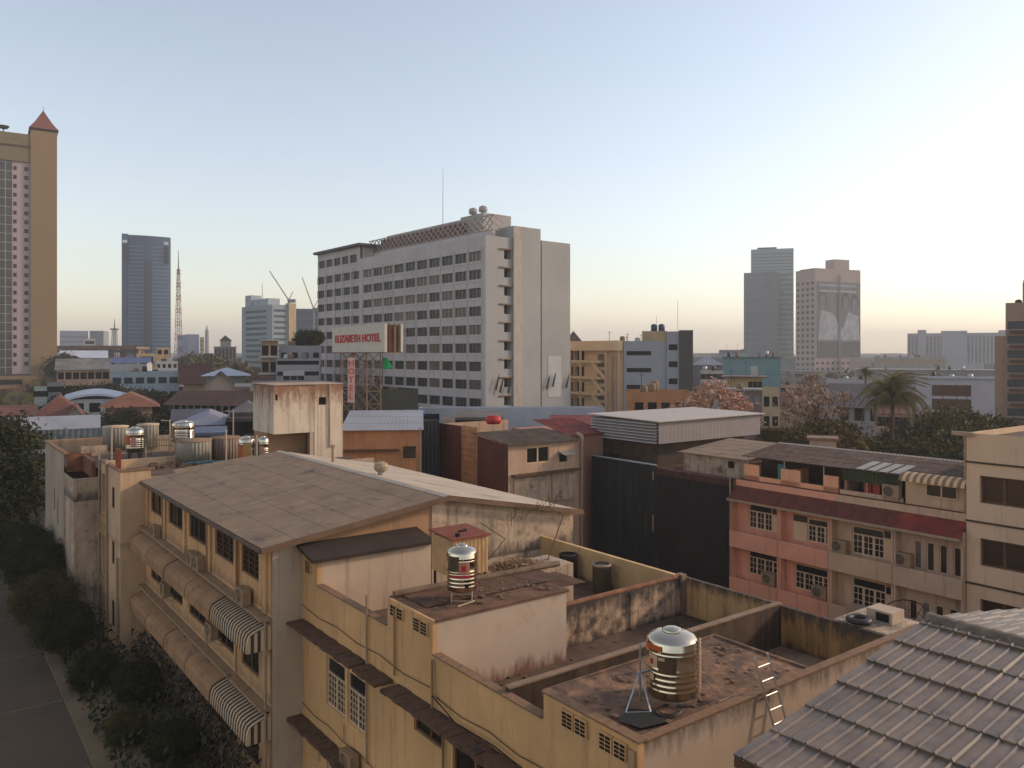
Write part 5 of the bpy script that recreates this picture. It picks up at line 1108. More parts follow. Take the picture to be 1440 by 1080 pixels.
for i in range(n):
    x0, x1 = -1.2 + (T.lb + 2.4) * i / n, -1.2 + (T.lb + 2.4) * (i + 1) / n; f = lambda x: T.zt + .9 * math.sin(max(0, min(1, (x + 1.2) / (T.lb + 2.4))) * math.pi)
    g.quad((x0, -.8, f(x0)), (x1, -.8, f(x1)), (x1, 12.5, f(x1) + .3), (x0, 12.5, f(x0) + .3))
    g.quad((x0, -.8, f(x0) - .35), (x1, -.8, f(x1) - .35), (x1, -.8, f(x1)), (x0, -.8, f(x0)))
T.part('roof', g, M_METW)
bld('light_blue_apartments', 'light blue three-storey apartment block with dark windows', 156, 165, 252, None, 523, M_LB, ang=9, la=9, wb=(6, 1.6, 1.2, 3, 3.0, 1.3), gm=mat('navy_glass', (.02, .03, .05), .3, var=.2))
bld('blue_roof_house', 'pale house with violet-blue roof above the light blue apartments', 164, 190, 214, 155, 512, M_CW, 'house', ang=12, roof='gable', rh=1.6, rm=mat('violet_blue_roof', (.14, .16, .30), .7, var=.15), wb=(3, 1.2, .6, 1, 3, 1.2), gm=M_DARK)
bld('beige_frame_building', 'beige building with dark shaded openings above the blue-roofed house', 192, 230, 220, None, 497, M_BUFF, ang=8, la=8, wb=(1, 3.6, .9, 1, 3, 2.2), gm=M_DARK)
bld('white_stepped_building', 'small white building with striped roof canopy, right of the beige one', 219, 225, 250, None, 508, M_CW, ang=8, la=10, wb=(4, .8, .8, 2, 3, 1.1), gm=M_DARK)
bld('sunlit_top_building', 'small warm-white upper storey with balcony beneath the glass tower', 220, 240, 238, None, 489, M_BUFF, ang=8, la=6, wb=(2, 1.2, .6, 1, 3, 1.4), gm=M_DARK)
bld('peach_row', 'long peach-coloured row house with dark balconies beside the brown tower', 80, 185, 154, None, 519, M_PEACH, ang=5, la=9, wb=(7, 1.3, .8, 2, 3.1, 1.6), gm=M_DARK, roof='gable', rh=2.4, rm=mat('dusty_grey_roof', (.23, .22, .21), .85, var=.4, scale=.4))
bld('mint_houses', 'small pale green two-storey house by the foot of the brown tower', 48, 135, 66, None, 545, mat('pale_green', (.38, .44, .38), .9), 'house', ang=6, la=6, wb=(2, 1.3, .6, 2, 2.6, 1.0), gm=M_DARK)
bld('grey_kiosk', 'small grey terraced house partly behind trees near the brown tower', 66, 142, 86, None, 539, M_GRY, 'house', ang=6, la=6, wb=(2, 1.2, .6, 2, 2.6, 1.0), gm=M_DARK)
T = Thing('elevated_road', 'long elevated expressway deck crossing beneath the blue glass tower', 'elevated road', (far(80, 330), 330, -H), WORLD)
g = MB(); g.box(far(60, 330), far(192, 330), 330, 342, zY(491, 330), zY(487.5, 330)); g.box(far(60, 330), far(192, 330), 329.8, 330.1, zY(488, 330), zY(486, 330)); T.part('deck', g, M_PALEF)
g = MB(); g.box(far(60, 330), far(192, 330), 329.7, 329.99, zY(496, 330), zY(491.5, 330)); T.part('girder', g, mat('girder_dark', (.08, .07, .065), .9))
for k in range(6): g = MB(); x = far(85 + k * 20, 330); g.box(x - 1, x + 1, 334, 337, -H, zY(491, 330)); T.part('pier', g, M_PALEF)
bld('brown_roof_house', 'house with steep dark red-brown roof right of the light blue block', 258, 165, 292, None, 536, M_BUFF, 'house', ang=6, la=10, roof='gable', rh=3.4, rm=mat('maroon_tile', (.13, .045, .03), .75, var=.25, wave=(2, .4, .04)), over=1)
bld('pink_gable_house', 'pinkish beige gable-fronted house with dark roof sides', 288, 128, 329, None, 541, mat('pinkish_gable', (.46, .36, .30), .9, var=.08), 'house', ang=16, la=14, roof='gable', ridge='y', rh=2.0, rm=M_TILEB, over=.7)
bld('grey_roof_pavilion', 'pale grey low roof behind the pinkish gable house', 290, 150, 345, None, 528, M_GRY, 'house', ang=4, la=10, roof='hip', rh=1.4, rm=M_METW, over=1)
bld('white_kiosk_house', 'small white house with arched parapet between dark roofs', 330, 122, 356, None, 541, M_CW, 'house', ang=16, la=6, wb=(3, .9, 1.3, 2, 2.6, 1.2), gm=M_DARK)
T = bld('long_dark_roof_house', 'long white-walled house with narrow dark brown roof and shaded veranda', 244, 104, 372, None, 564, mat('cool_veranda_wall', (.40, .42, .48), .9, var=.3, scale=.7), 'house', ang=-12, fix=True, la=5, roof='gable', rh=1.3, rm=M_TILEB, wb=(13, .75, .5, 2, 2.1, 1.5), gm=M_DARK, over=.9)
bld('violet_roof_house', 'low house with lilac-grey hip roof behind the coppery tank', 272, 84, 316, None, 596, mat('pinkish_dim_wall', (.30, .22, .20), .9, var=.3), 'house', ang=10, la=9, roof='hip', rh=1.1, rm=mat('lilac_grey_roof', (.26, .26, .33), .7, var=.15, scale=.5), over=1, wb=(3, 1, .6, 1, 3, 1.4), gm=M_DARK)
bld('blue_roof_low', 'low blue-grey roof between the coppery tank and the standpipes', 276, 74, 312, None, 612, M_GRY, 'shed', ang=6, la=6, roof='slab', rm=mat('slate_blue_roof', (.13, .16, .24), .7, var=.15))
bld('pale_box_house', 'pale grey square sheet-clad box left of the rust-streaked block', 358, 66, 381, None, 583, mat('pale_sheet', (.42, .42, .42), .6, var=.1, wave=(2, .6, .03)), 'house', ang=8, la=4)
bld('dark_house_row', 'dark cluttered row of sheds behind the standpipes', 318, 82, 384, None, 588, mat('dark_clutter_wall', (.10, .095, .09), .9, var=.6, scale=1.2), 'shed', ang=0, la=8, wb=(6, .9, .4, 2, 2.4, 1.3), gm=M_DARK, rm=M_FLOOR)
bld('terrace_row', 'grey roof terrace row below the white office block', 356, 108, 450, None, 552, M_GRY, 'house', ang=4, la=10, roof='gable', rh=1.4, rm=mat('grey_clutter_roof', (.17, .155, .15), .85, var=.4, scale=.5), wb=(7, 1, .5, 1, 3, 1.3), gm=M_DARK)
bld('white_office', 'pale grey four-storey office with ribbon windows left of the hotel', 392, 150, 452, None, 486, mat('lilac_grey_wall', (.36, .35, .38), .9, var=.08, streak=.2, scol=(.25, .24, .25)), ang=2, la=14, wb=(4, 1.1, 1.3, 1, 3.1, 1.0), gm=M_DARK)
T = bld('balcony_tower', 'narrow block with stacked open balconies at the left end of the pale office', 367, 148, 391, None, 478, M_GRW, ang=2, la=10, wb=(2, 1.2, 1.0, 4, 3.1, 1.9), gm=M_DARK)
for k in range(4): g = MB(); g.box(-.4, T.lb + .3, -1.2, -.01, T.zt - .2 - 3.1 * k, T.zt + .05 - 3.1 * k); T.part('balcony_slab', g, M_CW)
bld('ribbon_window_wing', 'low pale wing with two long dark ribbon windows beside the hotel', 388, 146, 450, None, 505, mat('pale_wing', (.38, .37, .39), .9, var=.06), ang=2, la=3, wb=(1, -.95, .3, 2, 2.0, .75), gm=M_DARK)
bld('small_window_house', 'low pale house with three small windows in front of the office', 398, 138, 428, None, 522, M_CW, 'house', ang=2, la=5, wb=(3, 1.1, .8, 1, 3, .8), gm=M_DARK)

bld('rusty_shed_row', 'dark red-roofed shack row right of the long veranda house', 330, 112, 362, None, 557, M_GRY, 'shed', la=7, roof='gable', rh=1.2, rm=mat('rust_dark_roof', (.13, .07, .05), .85, var=.4), wb=(4, .9, .5, 1, 3, 1.3), gm=M_DARK)
bld('grey_attic_house', 'small grey house with pale attic between pinkish gable and stained block', 352, 135, 384, None, 545, M_CW, 'house', la=8, roof='gable', rh=1.6, rm=M_TILEB, wb=(4, .9, .6, 2, 2.7, 1.2), gm=M_DARK)
bld('white_cube_house', 'small white cube house just left of the lattice tower foot trees', 236, 210, 258, None, 524, M_CW, 'house', la=8, wb=(3, 1.1, .8, 2, 2.9, 1.2), gm=M_DARK)
bld('grey_warehouse', 'low grey warehouse roof below the expressway', 84, 270, 150, None, 503, M_GRY, 'warehouse', la=20, roof='gable', rh=2.5, rm=M_METW, wb=(10, 1.6, 1, 1, 3, 1.8), gm=M_DARK)
bld('cream_annex', 'cream annex with dark openings left of the white stepped building', 204, 200, 222, None, 516, M_BUFF, 'house', la=7, wb=(3, 1.2, .7, 2, 2.8, 1.4), gm=M_DARK)
bld('ash_roof_house', 'house with ash-grey hip roof below the blue-grey roof slab', 330, 96, 366, None, 579, M_GRY, 'house', la=7, roof='hip', rh=1.1, rm=mat('ash_roof', (.16, .15, .15), .85, var=.3), wb=(4, .9, .5, 1, 3, 1.2), gm=M_DARK)
bld('mauve_house', 'dim mauve house with white window frames under the dark veranda roof', 246, 92, 286, None, 590, mat('mauve_dim', (.22, .20, .23), .9, var=.3), 'house', la=6, roof='gable', rh=1.0, rm=mat('slate_roof_dim', (.10, .10, .13), .8, var=.3), wb=(5, .8, .5, 1, 3, 1.2), gm=M_CW)
bld('peach_terrace', 'pale peach terrace house right of the buff corner house', 1098, 165, 1128, None, 541, M_PEACH, 'house', la=8, wb=(4, 1.0, .7, 2, 2.9, 1.2), gm=M_DARK)
bld('grey_service_block', 'pale service block left of the teal building', 985, 190, 1018, None, 521, M_CW, 'house', la=8, wb=(4, 1.3, .8, 1, 3, 1.3), gm=M_DARK)
bld('brown_ridge_house', 'brown-roofed low house directly behind the main palm', 1232, 118, 1284, None, 580, M_PEACH, 'house', la=8, roof='gable', rh=1.2, rm=M_TILER, wb=(4, 1.2, .6, 1, 3, 1.4), gm=M_DARK)
# ================================================================ skyline, left
M_TPINK = mat('pinkish_tower_wall', (.42, .33, .33), .85, var=.06, scale=.1); M_TTAN = mat('tan_tower_wall', (.27, .175, .085), .85, var=.06, scale=.05, streak=.1, scol=(.2, .13, .07))
YT = 270
fr = Fr(xq(43) * YT, YT, 33)
def tu(q): k = xq(q); return (k * fr.oy - fr.ox) / (fr.c - k * fr.s)
T = Thing('brown_tower', 'tall brown and pink high-rise with a red pyramid spire at the left edge', 'high-rise', (0, 0, -H), fr)
zt = zY(190, YT); x1_ = tu(80); xp_ = tu(17)
cw = [(tu(18.5), tu(23.5)), (tu(34), tu(40))]; hs = []
for k in range(26):
    z1 = zt - 11 - k * 2.98
    if z1 - 1.8 > zY(526, YT):
        for a, b in cw: hs.append((a, b, z1 - 1.4, z1))
g = MB(); g.wall('y', 0, xp_, .0, zY(526, YT), zt - 9.5, hs, .3); T.part('wall', g, M_TPINK)
fill_wins(T, [('y', 0, hs)], mat('maroon_glass', (.03, .014, .016), .4), .28)
g = MB(); g.box(-34, xp_, .02, 24, -H, zt - 9.5); g.box(xp_, 0, .5, 24, -H, zt - 9.5); T.part('curtain_wall', g, mat('dark_olive_glass', (.07, .075, .065), .3, var=.45, scale=.35))
for k in range(27): g = MB(); g.box(-34, xp_ - .05, -.1, .0, zt - 10 - k * 2.98, zt - 9.8 - k * 2.98); T.part('mullion', g, mat('pale_mullion', (.36, .37, .34), .7))
for q in (7, -8, -22): g = MB(); g.box(tu(q), tu(q + 1.2), -.16, -.101, zY(526, YT), zt - 9.6); T.part('mullion', g, MC['pale_mullion'])
g = MB(); g.box(-34, .0, -.6, 24, zt - 9.4, zt); T.part('top_band', g, mat('olive_band', (.20, .16, .09), .85, var=.1))
g = MB(); g.box(-34, .0, -.75, 24, zt - 4.6, zt - 3.9); T.part('cornice', g, M_FDARK)
g = MB(); g.box(.0, x1_, -.9, 12, -H, zY(183, YT)); T.part('corner_shaft', g, M_TTAN)
z0 = zY(180, YT); e = .5; m_ = x1_ / 2; g = MB(); g.add([(-e, -1.5, z0), (x1_ + e, -1.5, z0), (x1_ + e, 10, z0), (-e, 10, z0), (m_ - 2.7, 1.2, z0 + 2.6), (m_ + 2.7, 1.2, z0 + 2.6), (m_ + 2.7, 7, z0 + 2.6), (m_ - 2.7, 7, z0 + 2.6), (m_, 4, z0 + 7.6)], [(0, 1, 5, 4), (1, 2, 6, 5), (2, 3, 7, 6), (3, 0, 4, 7), (4, 5, 8), (5, 6, 8), (6, 7, 8), (7, 4, 8), (0, 3, 2, 1)])
SPR = T.part('spire', g, mat('red_spire', (.20, .06, .04), .7, var=.15))
g = MB(); g.tube((m_, 4, z0 + 7), (m_, 4, z0 + 9.4), .12, 5, .03); T.part('finial', g, M_FDARK, SPR)
g = MB(); g.box(-34, tu(58), -3.0, -1.0, -H, zY(528, YT)); T.part('podium', g, M_TTAN)
g = MB(); g.box(-34, tu(31), -3.1, -3.0, zY(540, YT), zY(533, YT)); T.part('podium_opening', g, M_DARK)
g = MB(); g.box(-34, tu(47), -5.5, -3.2, -H, zY(545, YT)); T.part('red_base', g, mat('red_brick_base', (.20, .075, .05), .9, var=.15))
cxx = tu(5); g = MB(); g.tube((cxx, 3, zt), (cxx, 3, zt + 1.5), .2, 6); g.lathe(cxx, 3, [(0, zt + 1.4), (1.2, zt + 1.8), (1.8, zt + 2.6)], 14); T.part('roof_dish', g, M_FDARK)

YB = 460; fr = Fr(xq(180) * YB, YB, 23)
T = Thing('blue_tower', 'blue glass office tower with light horizontal bands, left of the lattice mast', 'high-rise', (0, 0, -H), fr)
W_ = tu(240); zt = zY(330, YB); S0 = YB / 700
m_bg = mat('blue_curtain_glass', (.05, .10, .19), .35, var=.12, scale=.02, spec=.5)
g = MB(); n = 16
pts = [(W_ * i / n, -1.6 * math.sin(math.pi * i / n)) for i in range(n + 1)]
for (x0, y0), (x1, y1) in zip(pts, pts[1:]): g.quad((x0, y0, -H), (x1, y1, -H), (x1, y1, zt - .02 * x1), (x0, y0, zt - .02 * x0))
g.box(tu(171), 0, .5, 20, -H, zt + .6); g.box(0, W_, 1, 20, -H, zt - 1.5); T.part('glass_wall', g, m_bg)
g = MB()
for k in range(34):
    z = zt - 7 - k * 2.25
    if z < -12: break
    for i, ((x0, y0), (x1, y1)) in enumerate(zip(pts, pts[1:])):
        if 6 <= i < 9: continue
        g.quad((x0, y0 - .3, z), (x1, y1 - .3, z), (x1, y1 - .3, z + .7), (x0, y0 - .3, z + .7))
T.part('floor_bands', g, mat('band_blue_grey', (.16, .22, .31), .6), kind='stuff')
g = MB()
for (x0, y0), (x1, y1) in list(zip(pts, pts[1:]))[6:9]: g.quad((x0, y0 - .35, -H), (x1, y1 - .35, -H), (x1, y1 - .35, zt - 14), (x0, y0 - .35, zt - 14))
T.part('central_strip', g, mat('strip_indigo', (.05, .06, .095), .3))
for x in (tu(172.5), W_ - 3.6):
    g = MB(); g.box(x, x + 2.4, -2.2, -1.9, zt - 5.0, zt - 3.4); T.part('white_sign', g, mat('white_sign', (.8, .8, .8), .5))
    g = MB(); g.box(x - .1, x + 2.5, -2.1, -1.8, zt - 16, zt - 6.0); T.part('dark_panel', g, mat('indigo_panel', (.035, .04, .085), .4))
def lattice_mast(label, px, Y, ptop, pbot, w0, w1, m1, m2, name='lattice_mast', platform=False):
    X = far(px, Y); z0, z1 = -H, zY(ptop, Y); T = Thing(name, label, 'mast', (X, Y, z0), WORLD)
    n = 18; g = MB(); h = MB()
    for i in range(n):
        a, b = i / n, (i + 1) / n; wa, wb_ = w0 + (w1 - w0) * a, w0 + (w1 - w0) * b; za, zb = z0 + (z1 - z0) * a, z0 + (z1 - z0) * b; G = g if (i % 2) else h
        for sx, sy in ((-1, -1), (1, -1), (1, 1), (-1, 1)): G.tube((X + sx * wa, Y + sy * wa, za), (X + sx * wb_, Y + sy * wb_, zb), .22 * w0 / 2.2, 4, None, False)
        for sy in (-1, 1): G.tube((X - wa, Y + sy * wa, za), (X + wb_, Y + sy * wb_, zb), .14 * w0 / 2.2, 4, None, False); G.tube((X + wa, Y + sy * wa, za), (X - wb_, Y + sy * wb_, zb), .14 * w0 / 2.2, 4, None, False)
    T.part('lattice', g, m1); T.part('lattice', h, m2)
    g = MB(); g.tube((X, Y, z1), (X, Y, z1 + (z1 - z0) * .16), .3, 5, .1); T.part('antenna', g, M_FDARK)
    if platform: g = MB(); g.box(X - w0, X + w0, Y - w0, Y + w0, z1 - .6, z1); T.part('platform', g, M_FDARK)
    return T
lattice_mast('tall thin red and white lattice mast right of the blue tower', 251, 420, 378, 480, 1.8, .5, mat('mast_red', (.30, .09, .06), .7), mat('mast_white', (.5, .5, .48), .7))
lattice_mast('short dark lattice mast with a platform left of the blue tower', 161, 380, 462, 490, 1.4, .7, M_FDARK, M_FDARK, platform=True)
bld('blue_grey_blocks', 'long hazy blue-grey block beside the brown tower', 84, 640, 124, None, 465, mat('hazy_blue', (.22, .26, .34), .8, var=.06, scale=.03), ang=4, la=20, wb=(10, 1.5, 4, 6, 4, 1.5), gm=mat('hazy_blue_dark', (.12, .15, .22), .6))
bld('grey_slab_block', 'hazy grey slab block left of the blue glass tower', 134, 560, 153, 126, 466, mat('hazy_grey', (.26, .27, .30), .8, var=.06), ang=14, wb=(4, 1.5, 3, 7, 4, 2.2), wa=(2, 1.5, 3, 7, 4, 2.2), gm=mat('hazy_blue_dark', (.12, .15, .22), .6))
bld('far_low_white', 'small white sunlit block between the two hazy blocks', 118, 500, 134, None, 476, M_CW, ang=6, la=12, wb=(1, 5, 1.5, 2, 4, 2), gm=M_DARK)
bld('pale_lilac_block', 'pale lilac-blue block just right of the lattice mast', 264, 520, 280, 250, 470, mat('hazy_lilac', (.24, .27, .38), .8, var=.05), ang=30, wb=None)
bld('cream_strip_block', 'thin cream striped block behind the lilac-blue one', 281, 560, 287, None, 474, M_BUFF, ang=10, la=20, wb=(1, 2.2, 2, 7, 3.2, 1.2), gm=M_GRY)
T = Thing('needle_tower', 'distant thin grey needle tower', 'tower', (far(291, 800), 800, -H), WORLD); X = far(291, 800)
g = MB(); g.tube((X, 800, -H), (X, 800, zY(464, 800)), 2.6, 8, 1.8); T.part('shaft', g, M_GRY)
g = MB(); g.tube((X, 800, zY(464, 800)), (X, 800, zY(457, 800)), 1.2, 8, .2); T.part('tip', g, M_GRY)
T = bld('gabled_grey_hall', 'dark grey columned building with a small pedimented attic', 301, 400, 332, None, 488, mat('dark_stone', (.15, .14, .14), .9, var=.1), ang=8, la=18, wb=(6, 1.0, 1, 1, 6, 5), gm=M_DARK, roof='slab', rm=M_GRY)
g = MB(); g.box(3, T.lb - 2.5, 2, 15, T.zt + .25, T.zt + 3.2); T.part('attic', g, M_GRY)
g = MB(); w_ = T.lb; g.extr([(2.4, 1.5, T.zt + 3.2), (w_ - 1.9, 1.5, T.zt + 3.2), (w_ / 2, 1.5, T.zt + 6)], (0, 14, 0)); T.part('attic_roof', g, M_FDARK)
T = bld('white_striped_tower', 'white and teal striped office tower whose right side glows in the sun', 383, 420, 412, 340, 428, mat('pale_teal_wall', (.30, .35, .38), .8, var=.06), ang=43, wb=(1, -.8, 2.5, 13, 3.05, 1.3, 0, .72), wa=(1, -.86, 2.5, 15, 3.05, 1.4, .12, .92), gm=mat('teal_glass', (.03, .06, .075), .3), cap=60)
g = MB(); g.box(T.lb * .75, T.lb + 1.2, -1.2, 3, -H, T.zt + 1); T.part('end_pillar', g, M_BUFF)
g = MB(); g.box(3, T.lb - 2, T.la * .3, T.la * .9, T.zt, T.zt + 4); g.box(2, 8, T.la * .8, T.la, T.zt, T.zt + 6.5); T.part('roof_house', g, M_LB)
g = MB(); g.tube((5, T.la * .6, T.zt), (5, T.la * .6, T.zt + 13), .25, 5, .1); T.part('antenna', g, M_FDARK)
bld('blue_glass_office', 'blue-grey glass building behind the striped tower and the cranes', 414, 520, 450, None, 434, mat('slate_glass', (.10, .13, .19), .4, var=.08, scale=.03), ang=-4, la=20, wb=(7, 3.0, 2, 7, 5, 3.6), gm=mat('slate_glass_dark', (.08, .11, .16), .3), roof='flat', rm=M_GRY)
def crane(label, px, Y, pb, tip):
    X = far(px, Y); T = Thing('tower_crane', label, 'crane', (X, Y, -H), WORLD); zb = zY(pb, Y)
    g = MB(); g.tube((X, Y, -H), (X, Y, zb), .7, 4); T.part('mast', g, M_GRY)
    tx, tz = far(tip[0], Y), zY(tip[1], Y); g = MB()
    for o in (-.6, .6): g.tube((X, Y + o, zb), (tx, Y, tz), .3, 4)
    for k in range(12): f = k / 12; g.tube((X + (tx - X) * f, Y - .6 * (1 - f), zb + (tz - zb) * f), (X + (tx - X) * (f + .04), Y + .6 * (1 - f), zb + (tz - zb) * (f + .04)), .15, 4)
    T.part('jib', g, mat('crane_grey', (.28, .27, .25), .7))
    g = MB(); g.box(X - .5, X + 4, Y - 1, Y + 1, zb - 1.5, zb + .5); T.part('counterweight', g, M_GRY)
    g = MB(); g.tube((X, Y, zb), (X + 2.5, Y, zb + 5), .25, 4); T.part('a_frame', g, M_GRY)
crane('grey luffing crane above the striped tower, left of two', 406, 470, 422, (379, 381)); crane('grey luffing crane beside the hotel, right of two', 441, 500, 434, (425, 390))
for i, (px, Y, pt, pb_, l) in enumerate(((161, 420, 480, 490, 'x'),)): pass

# ================================================================ skyline and middle distance, right
T = bld('school_block', 'cream block with open stair zigzag and open corridors right of the hotel', 876, 150, None, 792, 481, mat('warm_cream_wall', (.78, .60, .36), .85, var=.08, scale=.3), ang=36.8, lb=10, wa=(2, 3.0, 1.6, 4, 3.15, 1.9, .62, 1.0), gm=M_DARK, dep=1.0, roof='flat')
L = T.la
for k in range(4):
    z = T.zt - 4.0 - k * 3.15
    g = MB(); g.box(-.9, -.01, L * .30, L, z, z + .5); T.part('corridor_slab', g, MC['warm_cream_wall'])
    g = MB(); g.box(-1.2, -.9, L * .42, L * .45, z + .2, z + .6); 
    g = MB(); p0, p1 = (-1.0, L * .44, z + .35), (-1.0, L * .24, z - 2.4); g.extr([p0, p1, (p1[0], p1[1], p1[2] - .8), (p0[0], p0[1], p0[2] - .8)], (.3, 0, 0)); T.part('stair_flight', g, MC['warm_cream_wall'])
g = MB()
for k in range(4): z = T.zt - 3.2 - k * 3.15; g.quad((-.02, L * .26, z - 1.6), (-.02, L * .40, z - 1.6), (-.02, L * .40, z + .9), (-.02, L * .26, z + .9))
T.part('stair_shade_panel', g, mat('stair_shade_wall', (.22, .16, .10), .9))  # flat darker panels paint the shade behind the open stair flights
for u in (.0, .2, .62, .8): g = MB(); g.box(-1.0, -.75, L * u, L * u + .5, -H, T.zt - 1.2); T.part('column', g, M_FRAME)
for u in (.06, .13): g = MB(); g.box(-.05, -.01, L * u, L * u + .9, -H, T.zt - 2.6); T.part('wall_strip', g, M_PEACH)
g = MB(); g.box(-1.4, .0, -.2, L, T.zt - 1.6, T.zt + .3); T.part('parapet', g, MC['warm_cream_wall'])
M_SGR = mat('school_grey', (.36, .38, .43), .85, var=.06, scale=.2)
bld('grey_school_wing', 'pale blue-grey wing with ribbon windows beside the cream stair block', 877.5, 149.5, 938, None, 479.5, M_SGR, ang=2, la=9, wb=(3, 1.7, 1.9, 3, 3.15, .8, .08, .62), gm=M_DARK)
g = MB(); f2 = Fr(xq(877.5) * 149.5, 149.5, 2)
T = bld('grey_stair_tower', 'grey stair tower with dark side wall and blue roof tanks', 938, 148, 955, None, 466, M_SGR, ang=2, la=9, wb=(1, 1.6, 2.4, 4, 3.15, 1.1), gm=M_DARK)
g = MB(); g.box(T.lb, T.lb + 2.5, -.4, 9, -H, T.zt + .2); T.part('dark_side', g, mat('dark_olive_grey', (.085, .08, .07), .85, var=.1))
g = MB(); g.box(-4.6, .0, 1, 8, T.zt - 2.2, T.zt + .1); T.part('roof_room', g, M_BUFF)
for i, x in enumerate((-2.4, -1.0)):
    g = MB(); g.lathe(x, 3, [(0, T.zt + .1), (.6, T.zt + .1), (.6, T.zt + 1.3), (.2, T.zt + 1.5), (0, T.zt + 1.5)], 14); T.part('roof_tank', g, mat('navy_tank', (.04, .06, .14), .5))
g = MB(); g.tube((-2, 5, T.zt), (-2, 5, T.zt + 3.2), .04, 4); g.tube((2, 5, T.zt), (2, 5, T.zt + 6), .04, 4); T.part('antenna', g, M_FDARK)
bld('triangle_roof_house', 'small dark pyramid roof peeping out right of the hotel', 797, 260, 816, None, 479, M_BUFF, 'house', ang=6, la=6, roof='hip', rh=3.2, rm=M_TILEB)
bld('orange_flat_house', 'flat-roofed orange rendered house with two small windows behind the louvred penthouse', 880, 100, 974, None, 551, M_ORG, 'house', ang=1, la=8, wb=(4, 1.1, 1.3, 1, 3, 1.4, .1, .9), gm=M_GLASS)
bld('brown_hip_house', 'small yellow house with brown eaves before the teal building', 1022, 150, 1072, None, 531, mat('ochre_yellow_wall', (.50, .38, .17), .9, var=.1), 'house', ang=5, la=7, wb=(3, .8, .7, 1, 3, 1.6, .6, 1.0), gm=M_DARK, roof='slab', rm=mat('brown_slab', (.18, .12, .10), .9), over=1)
bld('mauve_low_house', 'mauve-brown low building under the yellow house', 1010, 130, 1072, None, 549, mat('mauve_wall', (.24, .18, .17), .9, var=.2, scale=.5), 'house', ang=4, la=6, wb=(5, 1.2, .8, 2, 2.7, 1.3), gm=M_GRY, roof='slab', rm=M_GRY)
bld('buff_corner_house', 'narrow buff house with tall dark windows beside the mauve building', 1072, 118, 1096, None, 546, M_BUFF, 'house', ang=5, la=6, wb=(2, .8, 1.2, 2, 2.9, 1.5), gm=M_DARK)
bld('buff_low_house', 'low cream wall house with reddish roof left of the orange-leaved tree', 1096, 135, 1132, None, 568, M_BUFF, 'house', ang=5, la=6, roof='gable', rh=1.8, rm=M_TILER)
bld('teal_building', 'teal-blue flat building with dark fascia below the glass towers', 1018, 230, 1098, None, 503, mat('teal_wall', (.14, .28, .31), .7, var=.1, scale=.2), ang=3, la=20, roof='slab', rm=mat('dark_fascia', (.10, .12, .12), .8), over=.5)
bld('dome_roof_hall', 'grey hall with shallow vaulted roof beneath the right skyline', 975, 260, 1016, None, 513, mat('indigo_grey_wall', (.16, .16, .20), .8), ang=3, la=20, roof='hip', rh=3, rm=mat('grey_vault', (.30, .31, .34), .7))
bld('olive_low_block', 'low olive-grey block left of the tall glass tower', 1011, 330, 1050, None, 492, M_GRY, ang=3, la=20, wb=(6, 2, 1.2, 1, 4, 2), gm=M_LB)
g = MB()
T = bld('grey_glass_tower', 'tall grey glass tower with stepped crown, left of the mural tower', 1056, 520, 1116, None, 351, mat('grey_glass', (.34, .39, .41), .5, var=.08, scale=.03), 'high-rise', ang=12, la=22, wb=(1, -.96, 3, 36, 2.1, .5), gm=mat('grey_glass_line', (.17, .19, .20), .3), dep=.1, cap=80)
fr = T.fr; Yd = 512; xl = (xq(1047) * Yd - fr.ox) / fr.c
g = MB(); g.box(-4.4, 17.0, -7, .0, -H, zY(384, 515)); T.part('front_volume', g, mat('dark_grey_glass', (.22, .235, .26), .35, var=.1, scale=.04))
g = MB()
for k in range(26): g.box(-4.2, 9, -7.15, -7.0, zY(392, 515) - k * 4.2, zY(392, 515) - k * 4.2 + .9)
for x in (-1, 9.4): g.box(x, x + .4, -7.2, -7.0, -H, zY(386, 515))
T.part('front_bands', g, mat('mid_glass_band', (.27, .29, .32), .4), kind='stuff')
g = MB(); g.box(9, 16.2, -7.3, -7.0, zY(405, 515), zY(383, 515)); T.part('crown_panel', g, M_GRY)
g = MB(); g.box(4, 16, 4, 14, T.zt, T.zt + 1.6); T.part('roof_house', g, M_GRY)
g = MB(); g.extr([(17.2, -9, -H), (26, -9, -H), (26, -9, -5.5), (19.5, -9, -2.5), (17.2, -9, 10)], (0, 8.6, 0)); T.part('slanted_atrium', g, mat('pale_atrium', (.26, .30, .31), .4))
g = MB(); g.box(17.02, T.lb, -.3, -.0, -H + 12, zY(384, 515)); T.part('light_strip', g, mat('pale_green_glass', (.33, .37, .36), .35, var=.12, scale=.3, wave=(2, 3.2, .2)))

T = bld('mural_tower', 'brown-pink high-rise with a large faded mural on its front', 1146, 450, 1210, 1119, 378, mat('pink_brown_wall', (.45, .35, .32), .85, var=.08, scale=.05), 'high-rise', ang=22, wb=(9, 1.8, 52.5, 4, 3.3, 1.4), wa=(4, 2.0, 7, 17, 3.3, 1.6), gm=mat('dusk_glass', (.06, .05, .06), .4), roof='flat', cap=100)
m0 = mat('mural_grey', (.24, .22, .24), .85, var=.2, scale=.1)
g = MB(); g.box(1.5, T.lb - .3, -.25, -.05, T.zt - 50, T.zt - 7); MU = T.part('mural', g, m0)
W_ = T.lb
def blob(x, z, rx, rz, m, nm, y=-.3):
    g = MB(); n = 20; g.extr([(x + rx * math.cos(a * 6.2832 / n), y, z + rz * math.sin(a * 6.2832 / n)) for a in range(n)], (0, .04, 0)); T.part(nm, g, m, MU)
mp, ml = mat('mural_pale', (.48, .48, .52), .85, var=.25, scale=.25), mat('mural_mid', (.26, .235, .235), .85, var=.25, scale=.3)
